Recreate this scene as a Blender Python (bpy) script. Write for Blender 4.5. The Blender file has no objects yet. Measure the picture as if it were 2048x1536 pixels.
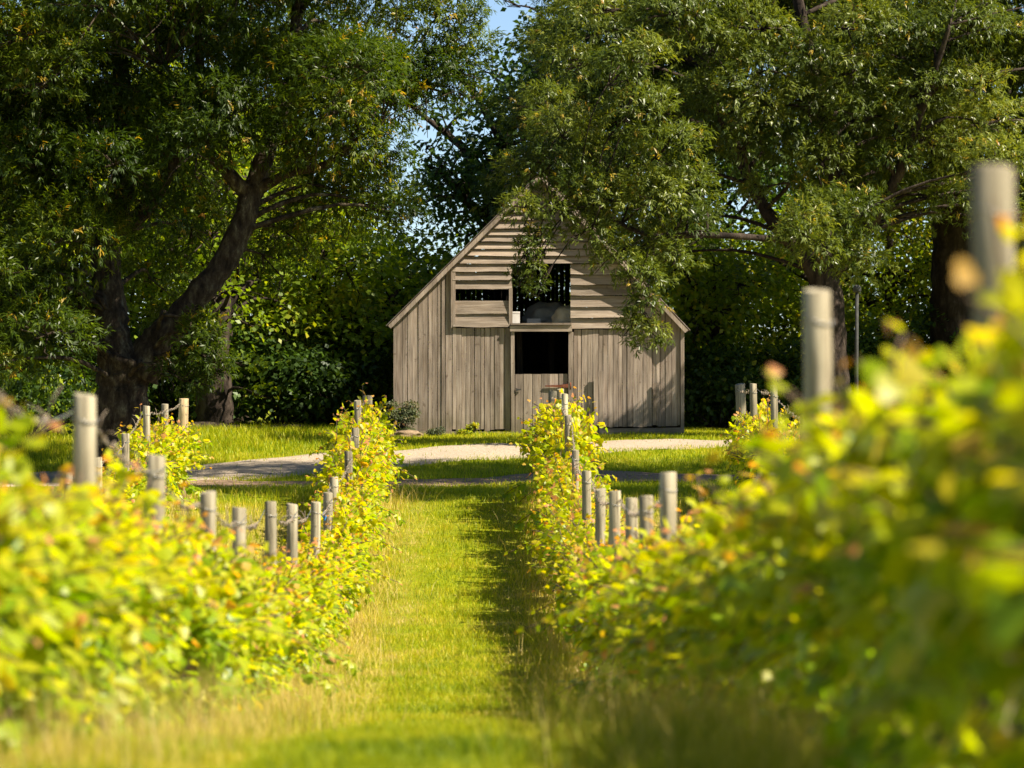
import bpy, bmesh, math, random
import numpy as np
from mathutils import Vector, noise

R = np.random.default_rng(7)
random.seed(7)
F = 8192.0                      # focal length in pixels of the 2048 px wide frame
sc = bpy.context.scene
C = sc.collection

# ------------------------------------------------------------------ helpers
def P(px, py, d):
    return np.array([(px - 1024) / F * d, d, (768 - py) / F * d])

prof_d = np.array([-30, 0, 9.6, 14.6, 18.2, 22.3, 26.3, 30, 34.4, 38.3, 44, 47.5, 50, 55, 58, 61, 65, 70, 72, 75, 78, 82, 90, 110, 400.])
prof_z = np.array([-.9, -.95, -1.09, -1.33, -1.60, -1.92, -2.22, -2.45, -2.62, -2.72, -2.82, -2.80, -2.72, -2.42, -2.18, -1.97, -1.79, -1.69, -1.60, -1.37, -1.16, -1.01, -1.0, -.9, -.9])
_fd = np.linspace(-30, 400, 4301)
_fz = np.interp(_fd, prof_d, prof_z)
_k = np.hanning(25); _k /= _k.sum()
_fz = np.convolve(np.pad(_fz, 12, mode='edge'), _k, mode='valid')

def G(x, y):
    x = np.asarray(x, float); y = np.asarray(y, float)
    z = np.interp(y, _fd, _fz)
    near = np.clip((32 - y) / 12, 0, 1) * np.clip(y / 6, 0, 1)
    z = z + near * .035 * np.clip(x + .3, -6, 6)
    mid = np.exp(-((y - 56) / 6.) ** 2)
    z = z + mid * .075 * np.clip(-2.2 - x, 0, 5)
    z = z + .02 * np.sin(x * 1.7 + y * .6) * np.sin(y * .9 - x * .4) + .012 * np.sin(x * 4.1 + 1) * np.sin(y * 2.3)
    return z

def rowx(X0, d):
    return X0 - .0078 * d

def vnoise(x, y, s, seed=0.):
    """cheap smooth value noise 0..1"""
    x = np.asarray(x) / s + seed * 17.3; y = np.asarray(y) / s + seed * 9.1
    xi = np.floor(x); yi = np.floor(y); fx = x - xi; fy = y - yi
    fx = fx * fx * (3 - 2 * fx); fy = fy * fy * (3 - 2 * fy)
    h = lambda a, b: (np.sin(a * 127.1 + b * 311.7) * 43758.5453) % 1.0
    return (h(xi, yi) * (1 - fx) + h(xi + 1, yi) * fx) * (1 - fy) + (h(xi, yi + 1) * (1 - fx) + h(xi + 1, yi + 1) * fx) * fy

def mesh_np(name, verts, faces, mat, parent=None, attr=None, smooth=False, loc=None):
    """faces: (n,k) int array; attr: per-face float array 'tone'"""
    verts = np.asarray(verts, np.float32)
    if loc is not None: verts = verts - np.asarray(loc, np.float32)
    me = bpy.data.meshes.new(name)
    n, k = faces.shape
    me.vertices.add(len(verts)); me.vertices.foreach_set('co', verts.ravel())
    me.loops.add(n * k); me.loops.foreach_set('vertex_index', faces.astype(np.int32).ravel())
    me.polygons.add(n)
    me.polygons.foreach_set('loop_start', np.arange(0, n * k, k, dtype=np.int32))
    me.polygons.foreach_set('loop_total', np.full(n, k, np.int32))
    if smooth: me.polygons.foreach_set('use_smooth', np.ones(n, bool))
    me.update(calc_edges=True)
    if attr is not None:
        a = me.attributes.new('tone', 'FLOAT', 'FACE'); a.data.foreach_set('value', np.asarray(attr, np.float32))
    me.materials.append(mat)
    o = bpy.data.objects.new(name, me); C.objects.link(o)
    if parent is not None: o.parent = parent
    if loc is not None and parent is None: o.location = loc
    return o

class MB:
    """collects simple solids into one mesh with a per-face tone"""
    def __init__(s): s.v = []; s.f = []; s.t = []; s.sm = []
    def add(s, vs, fs, tone=None, smooth=False):
        b = len(s.v); s.v += [tuple(map(float, v)) for v in vs]
        tone = random.random() if tone is None else tone
        for f in fs: s.f.append(tuple(b + i for i in f)); s.t.append(tone); s.sm.append(smooth)
    def box(s, x0, x1, y0, y1, z0, z1, tone=None, skew=0., ztl=0., ztr=0., zbl=0., zbr=0., tw=0.):
        vs = [(x0, y0, z0 + zbl), (x1, y0 + tw, z0 + zbr), (x1, y1 + tw, z0 + zbr), (x0, y1, z0 + zbl),
              (x0 + skew, y0, z1 + ztl), (x1 + skew, y0 - tw, z1 + ztr), (x1 + skew, y1 - tw, z1 + ztr), (x0 + skew, y1, z1 + ztl)]
        s.add(vs, [(0, 3, 2, 1), (4, 5, 6, 7), (0, 1, 5, 4), (1, 2, 6, 5), (2, 3, 7, 6), (3, 0, 4, 7)], tone)
    def tube(s, pts, rad, n=8, tone=None, rough=0., cap=True, flare=0):
        pts = [Vector(p) for p in pts]; rings = []
        rf = Vector((1, 0, 0))
        for i, p in enumerate(pts):
            t = (pts[min(i + 1, len(pts) - 1)] - pts[max(i - 1, 0)]).normalized()
            a = t.cross(rf)
            if a.length < .1: a = t.cross(Vector((0, 1, 0)))
            a.normalize(); b = t.cross(a)
            r = rad[i] if hasattr(rad, '__len__') else rad
            ring = []
            for k in range(n):
                an = 2 * math.pi * k / n
                rr = r * (1 + rough * (noise.noise(p * 2.5 / max(r * 4, .1) + Vector((math.cos(an), math.sin(an), 0)) * 1.3)))
                ring.append(p + a * (rr * math.cos(an)) + b * (rr * math.sin(an)))
            rings.append(ring)
        vs = [v for r_ in rings for v in r_]; fs = []
        for i in range(len(rings) - 1):
            for k in range(n):
                k2 = (k + 1) % n
                fs.append((i * n + k, i * n + k2, (i + 1) * n + k2, (i + 1) * n + k))
        if cap:
            s.add(vs, fs, tone, True)
            b = len(s.v) - len(vs)
            s.f.append(tuple(b + k for k in reversed(range(n)))); s.t.append(s.t[-1]); s.sm.append(False)
            s.f.append(tuple(b + (len(rings) - 1) * n + k for k in range(n))); s.t.append(s.t[-1]); s.sm.append(False)
        else: s.add(vs, fs, tone, True)
    def build(s, name, mat, parent=None, loc=None, bevel=0.):
        me = bpy.data.meshes.new(name)
        L = Vector(loc) if loc is not None else Vector((0, 0, 0))
        me.from_pydata([tuple(Vector(v) - L) for v in s.v], [], s.f)
        me.polygons.foreach_set('use_smooth', s.sm)
        a = me.attributes.new('tone', 'FLOAT', 'FACE'); a.data.foreach_set('value', s.t)
        me.materials.append(mat); me.update()
        o = bpy.data.objects.new(name, me); C.objects.link(o)
        if parent is not None: o.parent = parent
        elif loc is not None: o.location = loc
        if bevel:
            m = o.modifiers.new('bevel', 'BEVEL'); m.width = bevel; m.segments = 2; m.limit_method = 'ANGLE'
        return o

def tag(o, label=None, cat=None, group=None, kind=None):
    if label: o['label'] = label
    if cat: o['category'] = cat
    if group: o['group'] = group
    if kind: o['kind'] = kind
    return o

def thing(name, label, cat, loc=(0, 0, 0), group=None):
    o = bpy.data.objects.new(name, None); o.empty_display_size = .3; C.objects.link(o); o.location = tuple(float(a) for a in loc)
    return tag(o, label, cat, group)

def smooth_path(pts, rad, n=6):
    """Catmull-Rom"""
    pts = [np.asarray(p, float) for p in pts]; out = []; ro = []
    for i in range(len(pts) - 1):
        p0 = pts[max(i - 1, 0)]; p1 = pts[i]; p2 = pts[i + 1]; p3 = pts[min(i + 2, len(pts) - 1)]
        for k in range(n):
            t = k / n
            out.append(.5 * ((2 * p1) + (p2 - p0) * t + (2 * p0 - 5 * p1 + 4 * p2 - p3) * t * t + (3 * p1 - p0 - 3 * p2 + p3) * t ** 3))
            ro.append(rad[i] * (1 - t) + rad[i + 1] * t)
    out.append(pts[-1]); ro.append(rad[-1])
    return out, ro

# ------------------------------------------------------------------ materials
def newmat(name):
    m = bpy.data.materials.new(name); m.use_nodes = True
    nt = m.node_tree; nt.nodes.clear()
    return m, nt, nt.nodes, nt.links

def ramp(N, stops, interp='LINEAR'):
    r = N.new('ShaderNodeValToRGB'); cr = r.color_ramp; cr.interpolation = interp
    while len(cr.elements) > 1: cr.elements.remove(cr.elements[-1])
    cr.elements[0].position = stops[0][0]; cr.elements[0].color = (*stops[0][1], 1)
    for p, c in stops[1:]:
        e = cr.elements.new(p); e.color = (*c, 1)
    return r

def leaf_mat(name, stops, trans=.4, rough=.45, spec=.3, tr_tint=(1.0, 1.05, .5), var=.0):
    m, nt, N, L = newmat(name)
    out = N.new('ShaderNodeOutputMaterial')
    at = N.new('ShaderNodeAttribute'); at.attribute_name = 'tone'
    r = ramp(N, stops); L.new(at.outputs['Fac'], r.inputs[0])
    b = N.new('ShaderNodeBsdfPrincipled'); b.inputs['Roughness'].default_value = rough
    b.inputs['Specular IOR Level'].default_value = spec
    L.new(r.outputs[0], b.inputs['Base Color'])
    t = N.new('ShaderNodeBsdfTranslucent')
    mx = N.new('ShaderNodeMix'); mx.data_type = 'RGBA'; mx.blend_type = 'MULTIPLY'; mx.inputs[0].default_value = 1
    L.new(r.outputs[0], mx.inputs[6]); mx.inputs[7].default_value = (*[c * 1.25 for c in tr_tint], 1)
    L.new(mx.outputs[2], t.inputs[0])
    ms = N.new('ShaderNodeMixShader'); ms.inputs[0].default_value = trans
    L.new(b.outputs[0], ms.inputs[1]); L.new(t.outputs[0], ms.inputs[2]); L.new(ms.outputs[0], out.inputs[0])
    return m

def wood_mat(name, vertical, dark=(.23, .165, .115), mid=(.345, .272, .218), light=(.43, .355, .29), scale=1.):
    m, nt, N, L = newmat(name)
    out = N.new('ShaderNodeOutputMaterial'); b = N.new('ShaderNodeBsdfPrincipled')
    b.inputs['Roughness'].default_value = .85; b.inputs['Specular IOR Level'].default_value = .15
    tc = N.new('ShaderNodeTexCoord'); at = N.new('ShaderNodeAttribute'); at.attribute_name = 'tone'
    off = N.new('ShaderNodeCombineXYZ'); mu = N.new('ShaderNodeMath'); mu.operation = 'MULTIPLY'; mu.inputs[1].default_value = 37.
    L.new(at.outputs['Fac'], mu.inputs[0])
    for i in range(3): L.new(mu.outputs[0], off.inputs[i])
    ad = N.new('ShaderNodeVectorMath'); ad.operation = 'ADD'; L.new(tc.outputs['Object'], ad.inputs[0]); L.new(off.outputs[0], ad.inputs[1])
    mp = N.new('ShaderNodeMapping'); L.new(ad.outputs[0], mp.inputs[0])
    s1, s2 = 38 * scale, 1.6 * scale
    mp.inputs['Scale'].default_value = (s1, s1, s2) if vertical else (s2, s1, s1)
    n1 = N.new('ShaderNodeTexNoise'); n1.inputs['Scale'].default_value = 1; n1.inputs['Detail'].default_value = 6; n1.inputs['Roughness'].default_value = .65; n1.inputs['Distortion'].default_value = .6
    L.new(mp.outputs[0], n1.inputs[0])
    mp2 = N.new('ShaderNodeMapping'); L.new(ad.outputs[0], mp2.inputs[0])
    mp2.inputs['Scale'].default_value = (7, 7, 1.3) if vertical else (1.3, 7, 7)
    n2 = N.new('ShaderNodeTexNoise'); n2.inputs['Scale'].default_value = 1; n2.inputs['Detail'].default_value = 4
    L.new(mp2.outputs[0], n2.inputs[0])
    r = ramp(N, [(.28, dark), (.5, mid), (.72, light)]); L.new(n1.outputs[0], r.inputs[0])
    # board to board tone and stains
    m1 = N.new('ShaderNodeMapRange'); L.new(at.outputs['Fac'], m1.inputs[0]); m1.inputs[3].default_value = .74; m1.inputs[4].default_value = 1.22
    m2 = N.new('ShaderNodeMapRange'); L.new(n2.outputs[0], m2.inputs[0]); m2.inputs[1].default_value = .3; m2.inputs[2].default_value = .7; m2.inputs[3].default_value = .62; m2.inputs[4].default_value = 1.18
    mm = N.new('ShaderNodeMath'); mm.operation = 'MULTIPLY'; L.new(m1.outputs[0], mm.inputs[0]); L.new(m2.outputs[0], mm.inputs[1])
    sc_ = N.new('ShaderNodeVectorMath'); sc_.operation = 'SCALE'; L.new(r.outputs[0], sc_.inputs[0]); L.new(mm.outputs[0], sc_.inputs['Scale'])
    sp = N.new('ShaderNodeSeparateXYZ'); L.new(tc.outputs['Object'], sp.inputs[0])
    n3 = N.new('ShaderNodeTexNoise'); n3.inputs['Scale'].default_value = 2.6; n3.inputs['Detail'].default_value = 5; L.new(tc.outputs['Object'], n3.inputs[0])
    h_ = N.new('ShaderNodeMath'); h_.operation = 'MULTIPLY_ADD'; L.new(n3.outputs[0], h_.inputs[0]); h_.inputs[1].default_value = 1.5; L.new(sp.outputs[2], h_.inputs[2])
    st = N.new('ShaderNodeMapRange'); L.new(h_.outputs[0], st.inputs[0]); st.inputs[1].default_value = .62; st.inputs[2].default_value = 1.25; st.inputs[3].default_value = .62; st.inputs[4].default_value = 0
    mb_ = N.new('ShaderNodeMix'); mb_.data_type = 'RGBA'; L.new(st.outputs[0], mb_.inputs[0]); L.new(sc_.outputs[0], mb_.inputs[6]); mb_.inputs[7].default_value = (.115, .10, .055, 1)
    # grey lichen / knots as small dark spots
    n4 = N.new('ShaderNodeTexNoise'); n4.inputs['Scale'].default_value = 9; n4.inputs['Detail'].default_value = 3; L.new(ad.outputs[0], n4.inputs[0])
    k4 = N.new('ShaderNodeMapRange'); L.new(n4.outputs[0], k4.inputs[0]); k4.inputs[1].default_value = .66; k4.inputs[2].default_value = .74; k4.inputs[3].default_value = 0; k4.inputs[4].default_value = .65
    mk = N.new('ShaderNodeMix'); mk.data_type = 'RGBA'; L.new(k4.outputs[0], mk.inputs[0]); L.new(mb_.outputs[2], mk.inputs[6]); mk.inputs[7].default_value = (.12, .085, .06, 1)
    L.new(mk.outputs[2], b.inputs['Base Color'])
    bp = N.new('ShaderNodeBump'); bp.inputs['Strength'].default_value = .6; bp.inputs['Distance'].default_value = .008; L.new(n1.outputs[0], bp.inputs['Height']); L.new(bp.outputs[0], b.inputs['Normal'])
    L.new(b.outputs[0], out.inputs[0])
    return m

def noise_mat(name, stops, scale=5., detail=6, rough=.9, bump=.3, bdist=.02, coord='Object', stretch=(1, 1, 1), spec=.2, metallic=0):
    m, nt, N, L = newmat(name)
    out = N.new('ShaderNodeOutputMaterial'); b = N.new('ShaderNodeBsdfPrincipled')
    b.inputs['Roughness'].default_value = rough; b.inputs['Specular IOR Level'].default_value = spec; b.inputs['Metallic'].default_value = metallic
    tc = N.new('ShaderNodeTexCoord'); mp = N.new('ShaderNodeMapping'); mp.inputs['Scale'].default_value = stretch
    L.new(tc.outputs[coord], mp.inputs[0])
    n = N.new('ShaderNodeTexNoise'); n.inputs['Scale'].default_value = scale; n.inputs['Detail'].default_value = detail; n.inputs['Roughness'].default_value = .7
    L.new(mp.outputs[0], n.inputs[0]); r = ramp(N, stops); L.new(n.outputs[0], r.inputs[0]); L.new(r.outputs[0], b.inputs['Base Color'])
    bp = N.new('ShaderNodeBump'); bp.inputs['Strength'].default_value = bump; bp.inputs['Distance'].default_value = bdist
    L.new(n.outputs[0], bp.inputs['Height']); L.new(bp.outputs[0], b.inputs['Normal']); L.new(b.outputs[0], out.inputs[0])
    return m

def ground_mat():
    m, nt, N, L = newmat('ground_turf')
    out = N.new('ShaderNodeOutputMaterial'); b = N.new('ShaderNodeBsdfPrincipled'); b.inputs['Roughness'].default_value = .95; b.inputs['Specular IOR Level'].default_value = .1
    tc = N.new('ShaderNodeTexCoord'); at = N.new('ShaderNodeAttribute'); at.attribute_name = 'dry'
    n = N.new('ShaderNodeTexNoise'); n.inputs['Scale'].default_value = 14; n.inputs['Detail'].default_value = 8; n.inputs['Roughness'].default_value = .8; L.new(tc.outputs['Object'], n.inputs[0])
    g = ramp(N, [(.3, (.06, .08, .003)), (.5, (.18, .21, .004)), (.7, (.34, .34, .006))]); L.new(n.outputs[0], g.inputs[0])
    s = ramp(N, [(.3, (.13, .08, .03)), (.5, (.34, .24, .08)), (.7, (.52, .40, .17))]); L.new(n.outputs[0], s.inputs[0])
    mx = N.new('ShaderNodeMix'); mx.data_type = 'RGBA'; L.new(at.outputs['Fac'], mx.inputs[0]); L.new(g.outputs[0], mx.inputs[6]); L.new(s.outputs[0], mx.inputs[7])
    L.new(mx.outputs[2], b.inputs['Base Color'])
    bp = N.new('ShaderNodeBump'); bp.inputs['Strength'].default_value = .8; bp.inputs['Distance'].default_value = .03; L.new(n.outputs[0], bp.inputs['Height']); L.new(bp.outputs[0], b.inputs['Normal'])
    L.new(b.outputs[0], out.inputs[0])
    return m

M = {}
M['wood_v'] = wood_mat('weathered_board_vertical', True)
M['wood_h'] = wood_mat('weathered_board_horizontal', False, dark=(.23, .165, .11), mid=(.36, .285, .222), light=(.465, .385, .31))
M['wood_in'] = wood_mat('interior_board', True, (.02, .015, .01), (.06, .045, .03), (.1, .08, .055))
M['post'] = wood_mat('post_wood', True, (.08, .062, .04), (.33, .28, .185), (.50, .44, .31), .8)
M['endpost'] = wood_mat('end_post_wood', True, (.26, .18, .09), (.46, .34, .18), (.60, .47, .28), .8)
M['roof'] = noise_mat('rusty_roof_iron', [(.3, (.12, .08, .06)), (.6, (.28, .24, .21))], 3, rough=.6, metallic=.4)
M['bark'] = noise_mat('tree_bark', [(.34, (.012, .008, .006)), (.5, (.035, .024, .017)), (.66, (.08, .06, .045))], 5.5, bump=1., bdist=.07, stretch=(1, 1, .35))
M['bark_l'] = noise_mat('lichen_bark', [(.36, (.014, .009, .006)), (.5, (.045, .031, .02)), (.6, (.09, .072, .045)), (.72, (.22, .20, .13))], 7.5, bump=1., bdist=.07, stretch=(1, 1, .4))
M['vinewood'] = noise_mat('vine_bark', [(.3, (.04, .025, .015)), (.7, (.2, .14, .09))], 18, bump=.8, bdist=.01, stretch=(1, 1, .3))
M['cane'] = noise_mat('old_cane', [(.3, (.16, .11, .075)), (.7, (.42, .34, .25))], 20, bump=.4, bdist=.004)
M['wire'] = noise_mat('galvanised_wire', [(.3, (.25, .24, .22)), (.7, (.45, .44, .42))], 30, rough=.45, metallic=.8)
M['iron'] = noise_mat('rusty_iron', [(.3, (.12, .035, .02)), (.7, (.30, .11, .06))], 20, rough=.8)
M['dullmetal'] = noise_mat('dull_steel', [(.3, (.03, .03, .028)), (.7, (.07, .07, .065))], 12, rough=.8, metallic=.0)
M['carton'] = noise_mat('white_carton', [(.3, (.62, .58, .54)), (.7, (.78, .75, .70))], 6, rough=.7, bump=.05)
M['sack'] = noise_mat('pale_sack', [(.3, (.66, .58, .42)), (.55, (.80, .73, .56)), (.75, (.86, .80, .66))], 4, rough=.8, bump=.6, bdist=.05)
M['sheet'] = noise_mat('grey_sheet', [(.3, (.22, .23, .24)), (.7, (.4, .41, .42))], 3, rough=.7, bump=.5, bdist=.06)
M['rock'] = noise_mat('field_stone', [(.3, (.12, .085, .055)), (.55, (.26, .18, .11)), (.75, (.36, .27, .17))], 7, bump=.9, bdist=.04)
M['gravel'] = noise_mat('track_gravel', [(.25, (.18, .135, .09)), (.43, (.35, .275, .195)), (.6, (.46, .375, .28)), (.78, (.66, .57, .45))], 22, detail=9, bump=.9, bdist=.03)
M['litter'] = noise_mat('leaf_litter', [(.3, (.12, .07, .04)), (.5, (.28, .18, .11)), (.62, (.42, .30, .19)), (.8, (.60, .48, .33))], 16, detail=9, bump=1., bdist=.04)
M['ground'] = ground_mat()
M['plastic'] = noise_mat('blue_twine', [(.3, (.02, .12, .3)), (.7, (.03, .2, .45))], 20, bump=.1)
M['grass'] = leaf_mat('grass_blades', [(0, (.07, .13, .002)), (.28, (.20, .27, .002)), (.55, (.42, .43, .002)), (.8, (.58, .45, .04)), (1, (.66, .50, .24))], .35, .5, .25, (1.1, 1.1, .45))
M['straw'] = leaf_mat('dry_grass', [(0, (.14, .20, .004)), (.35, (.38, .37, .02)), (.7, (.60, .45, .12)), (1, (.70, .54, .26))], .35, .6, .2, (1.1, 1., .6))
M['vine'] = leaf_mat('vine_leaves', [(0, (.13, .24, .008)), (.3, (.24, .37, .006)), (.5, (.40, .47, .005)), (.72, (.56, .53, .008)), (.88, (.64, .38, .07)), (1, (.64, .28, .13))], .58, .42, .45, (1.2, 1.1, .08))
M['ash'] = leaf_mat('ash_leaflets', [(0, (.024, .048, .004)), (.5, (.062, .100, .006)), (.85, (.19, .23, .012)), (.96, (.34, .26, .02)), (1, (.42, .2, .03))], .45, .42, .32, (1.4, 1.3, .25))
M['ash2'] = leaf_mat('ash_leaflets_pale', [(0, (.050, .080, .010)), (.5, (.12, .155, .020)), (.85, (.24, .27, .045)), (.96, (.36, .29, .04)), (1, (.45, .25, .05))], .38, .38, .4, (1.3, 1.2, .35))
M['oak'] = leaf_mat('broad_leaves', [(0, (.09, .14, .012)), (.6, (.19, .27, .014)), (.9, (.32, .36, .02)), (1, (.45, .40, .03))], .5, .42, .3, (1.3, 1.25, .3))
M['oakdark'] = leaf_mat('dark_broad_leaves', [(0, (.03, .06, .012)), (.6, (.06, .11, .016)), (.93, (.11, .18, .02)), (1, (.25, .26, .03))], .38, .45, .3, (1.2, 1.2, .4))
M['shrub'] = leaf_mat('shrub_leaves', [(0, (.05, .07, .035)), (.6, (.11, .13, .06)), (1, (.2, .15, .08))], .25, .5, .3)

# ------------------------------------------------------------------ setting: ground
ys = np.concatenate([[-30, -10, -2], np.arange(0, 90, .3), np.arange(90, 130, 2), [140, 170, 220, 300, 400]])
xs = np.concatenate([[-250, -150, -90, -60, -40, -30], np.arange(-24, -8, 1), np.arange(-8, 8, .25), np.arange(8, 25, 1), [30, 40, 60, 90, 150, 250]])
XX, YY = np.meshgrid(xs, ys)
ZZ = G(XX, YY)
nx, ny = len(xs), len(ys)
idx = np.arange(nx * ny).reshape(ny, nx)
faces = np.stack([idx[:-1, :-1], idx[:-1, 1:], idx[1:, 1:], idx[1:, :-1]], -1).reshape(-1, 4)
go = mesh_np('ground', np.stack([XX, YY, ZZ], -1).reshape(-1, 3), faces, M['ground'], smooth=True)
ROWS = {'fl': -4.76, 'l': -1.76, 'r': 1.2, 'fr': 4.2}
def dryness(x, y):
    dr = np.zeros_like(x)
    for X0 in list(ROWS.values()) + [-7.8, 7.2]:
        dist = np.abs(x - rowx(X0, y))
        dr = np.maximum(dr, np.exp(-(dist / .55) ** 2) * .9)
    dr = dr * np.clip((67 - y) / 2, 0, 1)
    # side alleys are drier than the middle one
    side = np.clip((np.abs(x - rowx(-.28, y)) - 1.3) / .6, 0, 1) * np.clip((64 - y) / 4, 0, 1)
    dr = np.maximum(dr, side * .55)
    dr = dr + .35 * (vnoise(x, y, .8, 1) - .5) + .3 * (vnoise(x, y, .25, 2) - .5)
    return np.clip(dr, 0, 1)
a = go.data.attributes.new('dry', 'FLOAT', 'POINT'); a.data.foreach_set('value', dryness(XX, YY).ravel().astype(np.float32))
tag(go, kind='structure')

def strip(name, cx, ylo, yhi, mat, lift, wob):
    """a sheet between two curves y=ylo(x)..yhi(x)"""
    X = np.arange(cx[0], cx[1], .12); n = 22
    V = []
    for j in range(n + 1):
        t = j / n
        y = ylo(X) + (yhi(X) - ylo(X)) * t
        if j in (0, n): y = y + wob * (vnoise(X, X * 0 + j, .35, 3) - .5) + wob * .6 * (vnoise(X, X * 0 + j, .12, 5) - .5)
        z = G(X, y) + lift * (1 if 0 < j < n else -.6)
        V.append(np.stack([X, y, z], -1))
    V = np.array(V); k = len(X); ix = np.arange((n + 1) * k).reshape(n + 1, k)
    f = np.stack([ix[:-1, :-1], ix[:-1, 1:], ix[1:, 1:], ix[1:, :-1]], -1).reshape(-1, 4)
    o = mesh_np(name, V.reshape(-1, 3), f, mat, smooth=True); tag(o, kind='structure'); return o
rd_lo = lambda X: np.interp(X, [-30, -9, -5.6, -3.4, -.2, 4, 9, 30], [60, 67.5, 69.6, 72.2, 75.0, 77.6, 79.2, 82])
rd_hi = lambda X: rd_lo(X) + np.interp(X, [-9, -5, 0, 4, 9], [4.6, 4.2, 3.3, 2.5, 2.2])
strip('gravel_track', (-24, 24), rd_lo, rd_hi, M['gravel'], .02, .7)
lt_lo = lambda X: np.interp(X, [-8, -6, -2, 4, 10, 20], [66.9, 67.2, 68.6, 70.4, 72, 74]) + .35 * np.sin(X * 1.1)
lt_hi = lambda X: lt_lo(X) + 2.4 + .4 * np.sin(X * .9 + 1)
strip('leaf_litter_path', (-6.3, 20), lt_lo, lt_hi, M['litter'], .016, 1.0)

# ------------------------------------------------------------------ grass
def blades(x, y, h, w, tone, lean=.5, name='grass', mat=None, lab=None, arch=0.):
    n = len(x); z = G(x, y) - .01
    a = R.uniform(0, 2 * np.pi, n); le = R.uniform(0, lean, n) * h; la = R.uniform(0, 2 * np.pi, n)
    base = np.stack([x, y, z], -1)
    side = np.stack([np.cos(a), np.sin(a), np.zeros(n)], -1) * w[:, None] * .5
    mid = base + np.stack([le * .35 * np.cos(la), le * .35 * np.sin(la), h * .6], -1)
    tip = base + np.stack([le * np.cos(la), le * np.sin(la), h], -1)
    V = np.stack([base - side, base + side, mid + side * .8, tip, mid - side * .8], 1).reshape(-1, 3)
    b = np.arange(n)[:, None] * 5
    f = b + np.array([[0, 1, 2, 4]])
    f2 = b + np.array([[4, 2, 3, 3]])
    # triangles only, to keep one face size
    t = np.concatenate([b + np.array([[0, 1, 2]]), b + np.array([[0, 2, 4]]), b + np.array([[4, 2, 3]])])
    o = mesh_np(name, V, t, mat, attr=np.tile(tone, 3))
    tag(o, lab, 'grass', kind='stuff'); return o

def sample_d(n, lo, hi, p=1.6):
    u = R.random(n); q = 1 - p
    return (lo ** q + u * (hi ** q - lo ** q)) ** (1 / q)

# mown middle alley
n = 320000
d = sample_d(n, 10, 67, 1.5); x = rowx(R.uniform(-1.9, 1.45, n), d)
dr = dryness(x, d)
h = R.uniform(.03, .085, n) * (1 + .8 * dr) * (.6 + .8 * vnoise(x, d, .5, 8)); w = np.clip(d / 9000, .0032, .008) * R.uniform(.7, 1.5, n)
tone = np.clip(.22 + .35 * vnoise(x, d, .3, 4) + .35 * vnoise(x, d, 1.1, 14) + R.uniform(-.3, .25, n) + dr * .45 - .10 - .18 * np.clip((20 - d) / 5, 0, 1), 0, 1)
u_ = np.exp(-((np.abs(x - rowx(-.28, d)) - .62) / .16) ** 2) * (.5 + vnoise(d, d, 2.5, 41)); tone = np.clip(tone + .16 * u_, 0, 1); h *= 1 - .4 * np.clip(u_, 0, 1)
blades(x, d, h, w, tone, .9, 'alley_grass', M['grass'], 'mown yellow green grass down the alley between the vine rows')
# side alleys
n = 120000
d = sample_d(n, 18, 67, 1.2); s = R.random(n) < .5
x = np.where(s, rowx(R.uniform(-4.8, -1.7, n), d), rowx(R.uniform(1.1, 4.6, n), d))
h = R.uniform(.05, .16, n); w = np.clip(d / 8000, .004, .009) * R.uniform(.7, 1.4, n)
dr = dryness(x, d); tone = np.clip(.42 + .3 * vnoise(x, d, .5, 6) + R.uniform(-.3, .3, n) + dr * .3 - .1, 0, 1)
blades(x, d, h, w, tone, .7, 'side_alley_grass', M['grass'], 'rough golden grass in the outer alleys between vine rows')
# headland, lawn and verge by the barn
n = 330000
x = R.uniform(-11, 12, n); d = R.uniform(66, 92, n)
on = ((d > rd_lo(x) + .25 * R.normal(size=n) + .5 * vnoise(x, d, .5, 31)) & (d < rd_hi(x) + .22 * R.normal(size=n) - .5 * vnoise(x, d, .5, 33)) & (R.random(n) < .985)) | ((d > lt_lo(x) + .2) & (d < lt_hi(x) - .1) & (R.random(n) < .95))
inb = (x > -2.3) & (x < 3.4) & (d > 81.9)
k = ~on & ~inb; x = x[k]; d = d[k]; n = len(x)
rough = np.clip((d - rd_hi(x)) / 3, 0, 1) * (x < -2.4)
h = R.uniform(.04, .10, n) * (1 + 1.6 * rough * R.random(n)); w = R.uniform(.007, .014, n)
tone = np.clip(.30 + .3 * vnoise(x, d, .7, 7) + R.uniform(-.25, .25, n), 0, .8)
blades(x, d, h, w, tone, .7, 'lawn_grass', M['grass'], 'green lawn and verge grass around the track and barn')
# tall dry grass along the vine feet
n = 46000
d = sample_d(n, 9, 66, 1.9); s = R.random(n)
off = R.normal(0, .32, n)
X0 = np.where(s < .42, -1.60, np.where(s < .88, 1.02, np.where(s < .95, -4.7, 4.1)))
x = rowx(X0 + off, d)
nearf = np.clip((30 - d) / 18, 0, 1)
dens = vnoise(x, d, .45, 9)
h = R.uniform(.08, .26, n) * (1 - .45 * nearf * (X0 < 0)) * (.4 + dens); w = np.clip(d / 7000, .003, .008) * R.uniform(.7, 1.4, n)
tone = np.clip(.1 - .24 * nearf + .6 * vnoise(x, d, .9, 12) + R.uniform(-.3, .4, n), 0, 1)
blades(x, d, h, w, tone, .9, 'tall_grass', M['straw'], 'tall dry straw coloured grass along the feet of the vines')

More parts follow.
